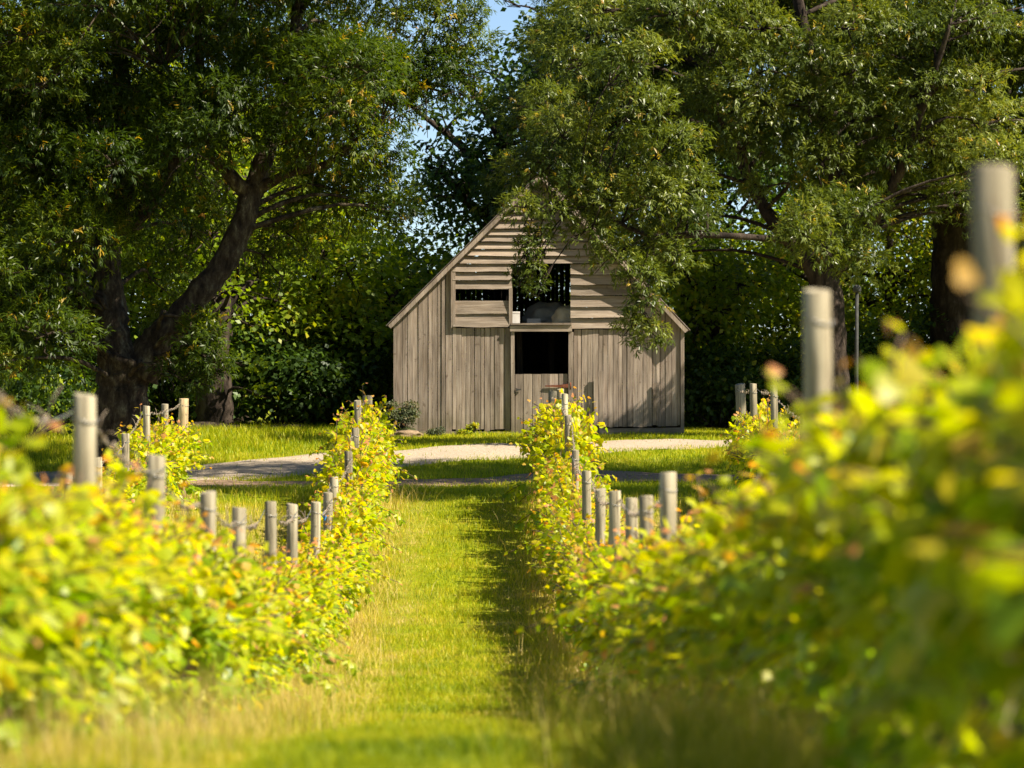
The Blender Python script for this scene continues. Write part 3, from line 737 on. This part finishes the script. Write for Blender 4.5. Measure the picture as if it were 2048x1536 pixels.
def crown(puffs, rng, per, leaf, spray, kind, tonebias=0.):
    """puffs: (n,4) centre + radius -> leaf arrays. kind 'ash' = hanging sprays of narrow leaflets, 'broad' = single leaves"""
    Bs, Ds, Ns, Ls, Ws, Ts = [], [], [], [], [], []
    for c in puffs:
        r = c[3]; n = int(per * r ** 1.6)
        v = rng.normal(size=(n, 3)); v /= np.linalg.norm(v, axis=1, keepdims=True)
        v[:, 2] = np.where((v[:, 2] < -.25) & (rng.random(n) < .75), -v[:, 2], v[:, 2])
        rad = r * (1 - .45 * rng.random(n) ** 2.2) * (1 + .28 * (np.sin(v[:, 0] * 5 + c[0]) * np.sin(v[:, 1] * 4 + c[1]) + np.sin(v[:, 2] * 6 + c[2])) * .6)
        sq = np.array([1.05, 1.05, .82])
        pos = c[:3] + v * rad[:, None] * sq
        pt = min(rng.normal(.35, .2), .62) + tonebias
        if kind == 'ash':
            K = spray
            sd0 = v * .8 + rng.normal(0, .45, (n, 3)) + np.array([0, 0, -.08])
            sd0 /= np.linalg.norm(sd0, axis=1, keepdims=True)
            tb = rng.normal(pt, .13, n)
            yel = rng.random(n) < .018
            for k in range(K):
                t = k / (K - 1) if K > 1 else 0
                dv = sd0 * (.35 + .5 * t) + rng.normal(0, .34, (n, 3)) + np.array([0, 0, -.3])
                Bs.append(pos + sd0 * (.11 * t) + rng.normal(0, .012, (n, 3))); Ds.append(dv)
                Ns.append(v * 1.1 + np.array([0, 0, .6]) + rng.normal(0, .3, (n, 3)))
                Ls.append(leaf[0] * rng.uniform(.7, 1.25, n)); Ws.append(leaf[1] * rng.uniform(.8, 1.25, n))
                Ts.append(np.clip(np.where(yel, .97, tb + rng.normal(0, .08, n)), 0, 1))
        else:
            dv = v * .5 + rng.normal(0, .5, (n, 3)) + np.array([0, 0, -.35])
            Bs.append(pos); Ds.append(dv); Ns.append(v * .6 + np.array([0, 0, .9]) + rng.normal(0, .45, (n, 3)))
            Ls.append(leaf[0] * rng.uniform(.6, 1.25, n)); Ws.append(leaf[1] * rng.uniform(.7, 1.2, n)); Ts.append(np.clip(rng.normal(pt + .1, .2, n), 0, 1))
    V, f = quads_leaves(np.concatenate(Bs), np.concatenate(Ds), np.concatenate(Ns), np.concatenate(Ls), np.concatenate(Ws))
    return V, f, np.concatenate(Ts)

def fill_puffs(rng, poly, n, d0, d1, r0, r1, holes=(), extra=()):
    """scatter crown clumps over the outline, filling its whole depth"""
    poly = np.array(poly, float); out = []
    lo = poly.min(0); hi = poly.max(0); tries = 0
    while len(out) < n and tries < n * 60:
        tries += 1
        px, py = rng.uniform(lo[0], hi[0]), rng.uniform(lo[1], hi[1])
        if not inpoly([px], [py], poly)[0]: continue
        d = rng.uniform(d0, d1); r = rng.uniform(r0, r1)
        bad = False
        for (hx0, hy0, hx1, hy1, dmax) in holes:
            m = r * F / d * .75
            if hx0 - m < px < hx1 + m and hy0 - m < py < hy1 + m and d < dmax: bad = True
        if bad: continue
        p = P(px, py, d)
        if any(np.linalg.norm(p - q[:3]) < .62 * min(r, q[3]) for q in out): continue
        out.append(np.array([*p, r]))
    for (px, py, d, r) in extra: out.append(np.array([*P(px, py, d), r]))
    return np.array(out)

def build_tree(name, label, cat, base, limbs, puffs, bark, leafm, per=150, leaf=(.13, .028), spray=6, kind='ash', seed=1, group=None, twig=True, tonebias=0., drop=()):
    """limbs: list of (points, radii); the first starts at the base"""
    rng = np.random.default_rng(seed); rs = random.getstate(); random.seed(seed)
    o = thing(name, label, cat, base, group); B = Vector(o.location)
    tm = MB(); nodes = []
    for pts, rad in limbs:
        pp, rr = smooth_path(pts, rad, 7)
        tm.tube([Vector(p) for p in pp], rr, 16 if rad[0] > .25 else 10, rough=.22)
        nodes += [(p, r_) for p, r_ in zip(pp, rr) if r_ < .9][2:]
    tm.build('trunk', bark, o, B)
    if twig:
        bm_ = MB(); NP = np.array([p for p, _ in nodes])
        for c in puffs:
            dist = np.linalg.norm(NP - c[:3], axis=1) + 1.2 * np.maximum(0, NP[:, 2] - c[2] + .3)
            j = int(np.argmin(dist)); a_, ra = nodes[j]
            if dist[j] > 4.9: continue
            mid = (a_ + c[:3]) / 2 + np.array([rng.normal(0, .25), rng.normal(0, .25), .3])
            r0 = min(ra * .6, .055)
            q, rq = smooth_path([a_, mid, c[:3]], [r0, r0 * .6, .012], 4)
            bm_.tube([Vector(v) for v in q], rq, 6, rough=.2)
            for _ in range(4):
                e = c[:3] + rng.normal(0, .55, 3) * c[3]
                bm_.tube([Vector(c[:3] * .6 + mid * .4), Vector((c[:3] + e) / 2 + rng.normal(0, .08, 3)), Vector(e)], [.018, .012, .005], 5)
        bm_.build('branches', bark, o, B)
    V, f, T_ = crown(puffs, rng, per, leaf, spray, kind, tonebias)
    mesh_np('crown', V, f, leafm, o, T_, loc=np.array(B))
    random.setstate(rs)
    return o

rng = np.random.default_rng(11)
# big left tree -----------------------------------------------------------
D1 = 70.0
def L_(*p): return [P(x, y, D1 + dd) for x, y, dd in p]
limbs = [
 (L_((238, 985, 0), (238, 930, 0), (238, 850, 0), (245, 770, 0), (258, 715, 0)), [.78, .60, .47, .44, .50]),
 (L_((246, 745, 0), (228, 680, 0), (222, 610, .1), (212, 520, .2), (235, 420, .4), (262, 340, .6), (250, 200, 1), (230, 0, 1.4), (240, -250, 1.6)), [.44, .30, .26, .24, .21, .18, .15, .11, .06]),
 (L_((275, 745, 0), (310, 690, -.05), (360, 635, -.1), (405, 580, -.2), (452, 520, -.2), (488, 440, -.2), (505, 385, -.1), (545, 270, .2), (582, 150, .5), (600, -20, 1), (640, -200, 1.3)), [.42, .29, .245, .225, .21, .20, .19, .15, .12, .09, .05]),
 (L_((232, 460, .3), (290, 420, .1), (345, 330, 0), (380, 260, 0), (400, 120, .4), (380, -60, .6)), [.15, .14, .12, .10, .08, .05]),
 (L_((500, 395, -.1), (455, 345, -.3), (420, 305, -.4), (380, 230, -.8), (330, 130, -1)), [.15, .12, .09, .07, .04]),
 (L_((508, 385, -.1), (580, 345, -.4), (650, 330, -.6), (705, 285, -.9), (760, 250, -1)), [.11, .08, .07, .05, .02]),
 (L_((212, 520, .2), (150, 430, .8), (90, 330, 1.2), (20, 200, 1.6), (-90, 60, 2)), [.17, .13, .11, .09, .05]),
]
poly = [(-420, 640), (-350, 0), (-200, -420), (250, -620), (700, -480), (900, -250), (950, -80), (940, 60), (900, 190), (800, 215), (720, 300), (560, 320), (520, 330), (400, 300), (330, 330), (200, 440), (140, 610), (60, 690), (-120, 760)]
holes = [(200, 520, 300, 760, 71.0), (340, 500, 500, 620, 72.5), (320, 560, 440, 660, 72)]
extra = [(620, 330, 69.2, .6), (700, 300, 69.0, .6), (560, 290, 69, .6), (640, 250, 69, .6), (480, 250, 69, .6), (760, 300, 69.2, .5), (300, 430, 69.2, .7), (180, 480, 69, .8), (650, 420, 71.5, .75), (700, 390, 71.2, .8), (760, 410, 70.4, .62), (805, 430, 70.2, .42), (640, 360, 71.8, .7), (740, 350, 71, .55), (600, 470, 72, .7), (560, 520, 72.5, .65),
         (395, 680, 69.0, .42), (415, 720, 69.0, .4), (360, 745, 69.0, .38), (405, 650, 69.2, .3), (440, 740, 69.0, .22), (395, 768, 69.0, .25), (350, 640, 72.3, .5), (120, 700, 71, .7), (60, 620, 70, .8), (150, 560, 71.5, .6), (20, 730, 69.8, .7),
         (900, 140, 70.2, .6), (930, 90, 70, .5), (860, 60, 70, .8), (880, 170, 70, .5), (840, 150, 69.6, .7), (900, 10, 70, .7), (930, 190, 70, .3), (790, 200, 69.6, .5), (170, 480, 72.5, .8), (370, 420, 73, .8), (300, 560, 73.5, .8), (420, 470, 74, .8)]
pf = fill_puffs(rng, poly, 205, 66.5, 75.5, .6, 1.15, holes, extra)
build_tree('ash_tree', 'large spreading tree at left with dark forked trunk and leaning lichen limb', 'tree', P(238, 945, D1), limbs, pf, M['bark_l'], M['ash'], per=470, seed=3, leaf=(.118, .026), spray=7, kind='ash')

# big right tree ----------------------------------------------------------
D2 = 84.5
def L2(*p): return [P(x, y, D2 + dd) for x, y, dd in p]
limbs = [
 (L2((1668, 880, 0), (1664, 800, 0), (1660, 700, 0), (1655, 600, 0), (1640, 520, 0)), [.60, .42, .36, .33, .33]),
 (L2((1650, 570, 0), (1600, 500, 0), (1560, 460, .1), (1525, 410, .3), (1485, 330, .6), (1430, 200, .9), (1390, 40, 1), (1360, -80, 1)), [.24, .19, .15, .13, .11, .09, .06, .03]),
 (L2((1645, 530, 0), (1640, 505, -2.2), (1615, 488, -4.6), (1500, 474, -5.8), (1400, 470, -6.2), (1300, 470, -6.4), (1200, 430, -6.8), (1100, 400, -7.0)), [.13, .10, .075, .065, .06, .05, .04, .02]),
 (L2((1640, 540, 0), (1680, 430, 0), (1660, 280, 0), (1620, 120, 0), (1580, -100, 0), (1560, -350, 0)), [.24, .2, .17, .14, .1, .05]),
 (L2((1655, 560, 0), (1740, 450, -.6), (1800, 340, -1), (1850, 200, -1.5), (1900, 50, -2)), [.17, .14, .11, .08, .04]),
]
poly = [(1075, 210), (1040, 60), (1100, -100), (1300, -190), (1700, -240), (2100, -200), (2330, -50), (2350, 300), (2150, 480), (1960, 420), (1850, 360), (1760, 520), (1690, 560), (1620, 500), (1560, 440), (1520, 330), (1430, 340), (1400, 480), (1340, 560), (1250, 530), (1130, 480), (1040, 440), (1000, 340), (1060, 280)]
holes = [(1400, 385, 1580, 480, 95), (1590, 560, 1700, 800, 84)]
extra = [(1052, 500, 76.9, 0.2), (1066, 538, 76.9, 0.2), (1036, 545, 77, 0.14), (1075, 572, 76.9, 0.16), (1045, 575, 76.9, 0.12), (1075, 480, 77, 0.28), (1100, 430, 77.1, 0.4), (1040, 420, 77.1, 0.35),
         (1180, 470, 77.3, 0.5), (1230, 520, 77.2, 0.45), (1280, 560, 77.1, 0.45), (1290, 610, 77.1, 0.33), (1265, 650, 77.1, 0.28), (1300, 665, 77.1, 0.26), (1320, 685, 77.1, 0.14), (1270, 685, 77.1, 0.14), (1330, 520, 77.7, 0.5), (1350, 450, 78.1, 0.6), (1300, 400, 77.3, 0.7), (1200, 400, 77.3, 0.6),
         (1370, 380, 77.8, 0.6), (1330, 300, 77.3, 0.7), (1270, 220, 77.3, 0.65), (1240, 130, 77.3, 0.5), (1290, 110, 77.5, 0.5), (1580, 300, 83.4, 0.75), (1640, 330, 83.2, 0.7), (1480, 300, 83.3, 0.6), (1590, 476, 78.7, .38), (1640, 500, 78.9, .4), (1615, 440, 79, .4), (1400, 440, 79, .35), (1130, 120, 82.6, .6), (1180, 20, 82.6, .65), (1090, 200, 81.6, .45), (1780, 330, 83.2, .6), (1870, 300, 83.4, .6), (1520, 220, 83.0, .5), (1740, 420, 83.6, .5), (1900, 400, 84, .5), (1980, 440, 84, .55), (1860, 160, 83.3, .6), (1260, 330, 78.2, .5), (1100, 260, 79.6, .5), (1450, 190, 83, 0.75), (1410, 90, 82.9, 0.75), (1380, 0, 82.9, 0.8), (1500, 60, 83.2, 0.8), (1330, 30, 82.5, 0.8), (1510, 380, 83.6, 0.3), (1600, 120, 83.2, 0.8), (1700, 150, 83.2, 0.8), (1800, 80, 83.4, 0.8), (1950, 60, 83.4, 0.8), (1600, 210, 83.3, 0.8), (1720, 240, 83.3, 0.8), (1830, 200, 83.3, 0.85), (1640, 440, 80.2, 0.62), (1700, 430, 80.4, 0.6), (1600, 480, 80.2, 0.5),
         (1720, 530, 80.6, 0.55), (1690, 510, 80.6, 0.5), (1980, 250, 83.3, 0.8), (2000, 330, 80, 0.7), (1940, 180, 83.3, 0.7), (1720, 60, 83.3, 0.9), (1900, 60, 83.3, 0.8), (1500, 150, 83.3, 0.9), (1450, 230, 83.3, 0.7), (1100, 330, 77.7, 0.6), (1050, 350, 77.9, 0.5), (1140, 260, 77.7, 0.6), (1160, 380, 77.3, 0.5)]
pf = fill_puffs(rng, poly, 150, 85.2, 90.5, .65, 1.25, holes, extra)
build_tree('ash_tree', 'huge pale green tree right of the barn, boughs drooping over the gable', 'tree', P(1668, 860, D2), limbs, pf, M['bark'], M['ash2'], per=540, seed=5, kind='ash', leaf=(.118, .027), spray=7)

# second right tree, its trunk showing behind the near post
D3 = 90.0
def L3(*p): return [P(x, y, D3 + dd) for x, y, dd in p]
limbs = [(L3((1915, 900, 0), (1915, 800, 0), (1912, 600, 0), (1910, 450, 0), (1900, 330, 0), (1910, 200, 0), (1930, 0, 0), (1950, -250, 0)), [.75, .6, .55, .5, .45, .3, .2, .08]),
         (L3((1905, 320, 0), (1840, 200, .3), (1760, 60, .8), (1720, -100, 1)), [.25, .18, .12, .06]), (L3((1908, 330, 0), (2000, 200, .5), (2120, 60, 1), (2200, -60, 1)), [.25, .18, .12, .06])]
poly = [(1400, 250), (1450, -60), (1700, -220), (2100, -240), (2450, -60), (2480, 420), (2250, 560), (2050, 520), (1950, 300), (1800, 260), (1620, 300)]
pf = fill_puffs(rng, poly, 80, 89, 97, .9, 1.5)
build_tree('tall_tree', 'dark tall tree with thick rough trunk behind the blurred right hand post', 'tree', P(1915, 860, D3), limbs, pf, M['bark'], M['oakdark'], per=230, seed=8, kind='broad', leaf=(.15, .10))

# tree behind the barn, sky showing through its leaves
D4 = 94.0
def L4(*p): return [P(x, y, D4 + dd) for x, y, dd in p]
limbs = [(L4((1010, 850, 0), (1005, 650, 0), (990, 500, 0), (985, 380, 0), (1010, 280, 0), (1060, 180, 0)), [.34, .28, .24, .2, .14, .06]),
         (L4((985, 440, 0), (930, 400, -.4), (890, 350, -.8), (850, 330, -1)), [.15, .1, .07, .03]), (L4((990, 380, 0), (930, 300, .4), (870, 250, .6), (800, 195, .6)), [.14, .1, .07, .03]),
         (L4((1005, 290, 0), (950, 190, 0), (900, 150, -.2), (830, 170, -.2)), [.1, .07, .05, .02]), (L4((1050, 190, 0), (1120, 80, 0), (1200, -40, 0)), [.12, .08, .04])]
poly = [(840, 450), (825, 390), (880, 320), (895, 250), (915, 190), (930, 240), (1030, 160), (1090, 60), (1110, -60), (1200, -80), (1260, 300), (1200, 480), (960, 500)]
extra = [(1000, 150, 93, .5), (960, 220, 93.5, .6), (930, 300, 93.5, .55), (880, 360, 93.5, .5), (850, 300, 94, .3), (900, 240, 94, .4), (810, 190, 94, .25), (860, 175, 94, .2), (1020, 10, 94, .15), (980, 320, 94, .7), (1000, 400, 94, .7)]
pf = fill_puffs(rng, poly, 90, 92, 98, .5, .95, (), extra)
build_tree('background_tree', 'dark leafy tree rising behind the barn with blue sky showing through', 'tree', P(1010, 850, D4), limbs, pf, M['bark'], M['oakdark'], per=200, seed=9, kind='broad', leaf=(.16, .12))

# wood edge behind: each tree built with its own stem and crown
def edge_tree(px, d, top, bot, wpx, n, mat, seed, label, per=340, r=(.8, 1.35), tb=0., depth=2.6, name='woodland_tree', grp='trees of the wood edge behind the barn', leaf=(.16, .115)):
    rg = np.random.default_rng(seed)
    b = P(px, 768, d); b[2] = float(G(b[0], d))
    def W(x, y, dd=0): return P(x, y, d + dd)
    tp = P(px + rg.normal(0, 20), top + 60, d)
    mid = (b + tp) / 2 + np.array([rg.normal(0, .3), 0, 0])
    lim = [([b - np.array([0, 0, .3]), b + (mid - b) * .3, mid, tp], [.3, .2, .15, .05])]
    for _ in range(4):
        t = rg.uniform(.3, .8); a_ = b + (tp - b) * t; e = a_ + np.array([rg.normal(0, 1.6), rg.normal(0, 1.), rg.uniform(.8, 2.2)])
        lim.append(([a_, (a_ + e) / 2 + np.array([0, 0, -.15]), e], [.1, .07, .03]))
    pol = [(px - wpx * .9, bot), (px - wpx, (top + bot) / 2), (px - wpx * .6, top + 40), (px, top), (px + wpx * .6, top + 40), (px + wpx, (top + bot) / 2), (px + wpx * .9, bot)]
    pf_ = fill_puffs(rg, pol, n, d - depth, d + depth, *r)
    return build_tree(name, label, 'tree', b, lim, pf_, M['bark'], mat, per=per, seed=seed, kind='broad', leaf=leaf, group=grp, tonebias=tb)
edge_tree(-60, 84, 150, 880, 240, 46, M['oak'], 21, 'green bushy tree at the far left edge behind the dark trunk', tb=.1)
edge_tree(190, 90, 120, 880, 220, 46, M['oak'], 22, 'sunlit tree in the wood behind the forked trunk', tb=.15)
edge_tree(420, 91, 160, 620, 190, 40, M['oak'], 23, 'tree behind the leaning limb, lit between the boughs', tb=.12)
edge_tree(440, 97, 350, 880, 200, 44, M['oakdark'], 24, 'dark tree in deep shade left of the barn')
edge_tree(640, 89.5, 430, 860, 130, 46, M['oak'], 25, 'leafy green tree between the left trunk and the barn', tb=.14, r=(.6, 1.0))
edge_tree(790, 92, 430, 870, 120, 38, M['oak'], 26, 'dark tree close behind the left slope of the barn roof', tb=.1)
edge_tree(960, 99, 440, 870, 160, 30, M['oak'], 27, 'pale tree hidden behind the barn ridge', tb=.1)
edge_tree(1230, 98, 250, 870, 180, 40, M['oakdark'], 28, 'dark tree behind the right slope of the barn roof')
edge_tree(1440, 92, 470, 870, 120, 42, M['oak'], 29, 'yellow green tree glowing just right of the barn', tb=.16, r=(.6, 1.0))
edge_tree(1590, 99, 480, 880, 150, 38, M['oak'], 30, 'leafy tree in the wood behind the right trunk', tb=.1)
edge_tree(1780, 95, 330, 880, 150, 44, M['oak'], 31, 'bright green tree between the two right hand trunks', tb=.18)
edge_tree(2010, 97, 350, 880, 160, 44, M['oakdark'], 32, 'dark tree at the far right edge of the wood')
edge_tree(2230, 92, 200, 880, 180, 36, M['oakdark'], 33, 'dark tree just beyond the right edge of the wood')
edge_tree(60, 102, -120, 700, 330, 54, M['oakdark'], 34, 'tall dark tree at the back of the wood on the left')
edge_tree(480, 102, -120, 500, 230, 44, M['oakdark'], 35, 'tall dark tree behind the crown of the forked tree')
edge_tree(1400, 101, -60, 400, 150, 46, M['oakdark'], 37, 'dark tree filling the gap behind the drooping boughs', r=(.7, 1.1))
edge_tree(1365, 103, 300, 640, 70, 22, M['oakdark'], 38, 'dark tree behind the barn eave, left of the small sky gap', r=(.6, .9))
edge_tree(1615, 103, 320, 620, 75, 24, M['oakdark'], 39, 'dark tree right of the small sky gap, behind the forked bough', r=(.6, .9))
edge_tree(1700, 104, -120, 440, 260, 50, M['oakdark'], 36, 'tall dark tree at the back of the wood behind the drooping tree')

# dark undergrowth closing the wood floor: shrubs
def shrub(px, d, w, h, mat, label, seed, per=420, leaf=(.10, .075), name='shrub', n=12, cat='shrub', grp=None, r=(.3, .5), tb=0.):
    rg = np.random.default_rng(seed); b = P(px, 768, d); b[2] = float(G(b[0], d))
    pf_ = []
    for _ in range(n):
        rr = rg.uniform(*r); pf_.append([b[0] + rg.uniform(-w, w), d + rg.uniform(-.5, .5) * w, b[2] + rr * .5 + rg.uniform(0, 1) * max(h - rr * 1.3, .02), rr])
    pf_ = np.array(pf_)
    o = thing(name, label, cat, b, grp); B = Vector(o.location)
    st = MB()
    for c in pf_: st.tube([B + Vector((rg.normal(0, .05), rg.normal(0, .05), -.03)), Vector((b + c[:3]) / 2 + rg.normal(0, .05, 3)), Vector(c[:3])], [.022, .015, .006], 5)
    st.build('stems', M['bark'], o, B)
    V, f, T_ = crown(pf_, rg, per, leaf, 1, 'broad', tb); mesh_np('leaves', V, f, mat, o, T_, loc=np.array(B)); return o
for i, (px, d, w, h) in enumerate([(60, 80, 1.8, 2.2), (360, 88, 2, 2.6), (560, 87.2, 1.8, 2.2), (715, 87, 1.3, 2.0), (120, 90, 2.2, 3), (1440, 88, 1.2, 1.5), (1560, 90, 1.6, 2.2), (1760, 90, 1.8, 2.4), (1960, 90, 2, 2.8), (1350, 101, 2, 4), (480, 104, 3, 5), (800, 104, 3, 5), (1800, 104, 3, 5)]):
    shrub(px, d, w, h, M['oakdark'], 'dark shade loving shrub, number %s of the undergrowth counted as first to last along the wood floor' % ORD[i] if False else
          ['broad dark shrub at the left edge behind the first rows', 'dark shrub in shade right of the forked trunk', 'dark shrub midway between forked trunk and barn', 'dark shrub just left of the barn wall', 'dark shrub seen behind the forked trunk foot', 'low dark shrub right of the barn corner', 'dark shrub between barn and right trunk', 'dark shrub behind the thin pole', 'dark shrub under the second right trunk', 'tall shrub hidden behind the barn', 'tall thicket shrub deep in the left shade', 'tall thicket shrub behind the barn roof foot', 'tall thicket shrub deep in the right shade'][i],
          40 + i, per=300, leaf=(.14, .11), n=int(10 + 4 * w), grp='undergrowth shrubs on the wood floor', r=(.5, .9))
shrub(800, 81.3, .20, .74, M['shrub'], 'grey green bush growing against the left corner of the barn', 61, per=5400, leaf=(.05, .035), n=12, r=(.13, .2))
shrub(870, 81.4, .14, .22, M['shrub'], 'low reddish bush at the foot of the barn wall', 62, per=4200, leaf=(.04, .028), n=6, r=(.07, .11))
shrub(944, 81.5, .05, .38, M['oak'], 'thin green weed climbing the barn boards left of the door', 63, per=7200, leaf=(.05, .035), n=6, r=(.05, .08), name='weed', cat='weed', tb=.3)
shrub(933, 81.4, .10, .1, M['oak'], 'low weed tuft at the barn foot left of the door', 64, per=7200, leaf=(.05, .03), n=4, r=(.05, .08), name='weed', cat='weed', tb=.3)
shrub(1155, 81.3, .12, .14, M['oak'], 'low weed tuft at the barn foot right of the door', 65, per=7200, leaf=(.05, .03), n=4, r=(.05, .09), name='weed', cat='weed', tb=.3)

# off to the right beyond the frame: the tree whose shade falls on the lawn
for (X_, Y_, sd_, lab_, y0_, y1_, n_, zr_) in [(12.6, 62.9, 77, 'spreading tree beyond the right edge, nearer the vine rows, shading the headland', -1.6, 1.7, 120, (9.6, 14.5)),
                                   (13.4, 67.9, 78, 'spreading tree beyond the right edge, nearer the barn, shading the lawn', -2.2, 1.9, 150, (10, 15.5))]:
    b = np.array([X_, Y_, 0]); b[2] = float(G(b[0], b[1]))
    lim = [([b - np.array([0, 0, .3]), b + np.array([0, 0, 3.5]), b + np.array([-.3, 0, 8]), b + np.array([-.6, .3, 13])], [.6, .4, .3, .1])]
    rg = np.random.default_rng(sd_); pf_ = []
    for _ in range(n_):
        pf_.append([b[0] + rg.uniform(-7.5, 4), b[1] + rg.uniform(y0_, y1_), b[2] + rg.uniform(*zr_), rg.uniform(.7, 1.1)])
    build_tree('shade_tree', lab_, 'tree', b, lim, np.array(pf_), M['bark'], M['oakdark'], per=230, seed=sd_, kind='broad', leaf=(.15, .11))

# ------------------------------------------------------------------ small things by the barn
for (px, py, d, r, s_, lb) in [(812, 884, 81.0, (.32, .2, .10), 3, 'long low brown stone in front of the barn bush'), (868, 868, 81.5, (.09, .08, .09), 4, 'small upright stone at the barn foot'),
                               (776, 880, 81.2, (.12, .1, .09), 6, 'small grey stone left of the long brown stone'), (705, 873, 82, (.10, .1, .07), 8, 'small stone in the rough grass near the left row end')]:
    c = P(px, py, d); lump('stone', M['rock'], (c[0], d, float(G(c[0], d)) + r[2] * .4), r, s_, lb, 'stone', amp=.3)
lg = MB(); a_ = P(375, 862, 84); b_ = P(625, 858, 85.5); a_[2] = float(G(a_[0], 84)) + .09; b_[2] = float(G(b_[0], 85.5)) + .07
lg.tube([Vector(a_ + (b_ - a_) * t + np.array([0, 0, .03 * math.sin(t * 9)])) for t in np.linspace(0, 1, 14)], [.1 * (1 - .5 * t) for t in np.linspace(0, 1, 14)], 10, rough=.4)
o = lg.build('fallen_log', M['bark_l'], None, (float(a_[0]), float(a_[1]), float(a_[2]))); tag(o, 'long fallen branch lying in the rough grass under the trees at left', 'log')
# stump-like trunk in the shade
lim = [([P(432, 880, 86), P(430, 830, 86), P(428, 740, 86), P(438, 600, 86.4), P(450, 420, 87)], [.5, .38, .34, .3, .2]), ([P(432, 640, 86.2), P(480, 580, 86.5), P(520, 560, 87)], [.14, .1, .05])]
pf_ = fill_puffs(np.random.default_rng(90), [(300, 480), (350, 330), (520, 300), (600, 420), (580, 640), (470, 640)], 28, 84, 90, .6, 1.0, (), [(500, 650, 85, .5), (490, 730, 85, .4), (520, 790, 85.2, .35)])
build_tree('woodland_tree', 'tree with thick brown trunk in the shade just right of the forked tree', 'tree', P(432, 860, 86), lim, pf_, M['bark'], M['oak'], per=260, seed=91, kind='broad', leaf=(.14, .11), group='trees of the wood edge behind the barn')

# thin pole with a small bracket right of the barn
pd = 80.; bp_ = P(1713, 768, pd); bp_[2] = float(G(bp_[0], pd)); tz = P(1713, 585, pd)[2] - bp_[2]
o = thing('metal_pole', 'thin dark metal pole with a small cap standing right of the right trunk', 'pole', bp_)
mb = MB(); mb.tube([Vector((0, 0, -.2)), Vector((0, 0, tz * .5)), Vector((.01, 0, tz))], [.04, .037, .034], 12, .5); mb.build('shaft', M['dullmetal'], o)
mb = MB(); mb.tube([Vector((.01, 0, tz)), Vector((.01, 0, tz + .03)), Vector((.01, 0, tz + .12)), Vector((.01, 0, tz + .15))], [.05, .085, .075, .03], 12, .5); mb.build('cap', M['dullmetal'], o)

# ------------------------------------------------------------------ light, sky, camera
el, az = math.radians(47), math.radians(19)       # az: turned from the right towards the camera
sd = Vector((math.cos(el) * math.cos(az), -math.cos(el) * math.sin(az), math.sin(el)))
sun = bpy.data.lights.new('sun', 'SUN'); sun.energy = 4.6; sun.angle = math.radians(.55); sun.color = (1., .91, .74)
so = bpy.data.objects.new('sun', sun); C.objects.link(so); so.rotation_euler = sd.to_track_quat('Z', 'Y').to_euler(); so.location = (30, 0, 40)
w = bpy.data.worlds.new('World'); sc.world = w; w.use_nodes = True
N = w.node_tree.nodes; bg = N['Background']; sky = N.new('ShaderNodeTexSky'); sky.sky_type = 'NISHITA'; sky.sun_disc = False
sky.sun_elevation = el; sky.sun_rotation = math.atan2(sd.x, sd.y); sky.altitude = 1500; sky.air_density = .8; sky.dust_density = .1; sky.ozone_density = 2.5
w.node_tree.links.new(sky.outputs[0], bg.inputs[0]); bg.inputs[1].default_value = .058

cam = bpy.data.cameras.new('camera'); cam.lens = 36 * F / 2048; cam.sensor_width = 36; cam.clip_end = 2000; cam.clip_start = .1
cam.dof.use_dof = True; cam.dof.focus_distance = 70; cam.dof.aperture_fstop = 3.8
co = bpy.data.objects.new('camera', cam); C.objects.link(co); co.location = (0, 0, 0); co.rotation_euler = (math.radians(90), 0, 0)
sc.camera = co
sc.view_settings.view_transform = 'Standard'; sc.view_settings.look = 'None'; sc.view_settings.exposure = 1.4; sc.view_settings.gamma = 1
sc.render.engine = 'CYCLES'
sc.cycles.max_bounces = 8; sc.cycles.transmission_bounces = 6; sc.cycles.diffuse_bounces = 6
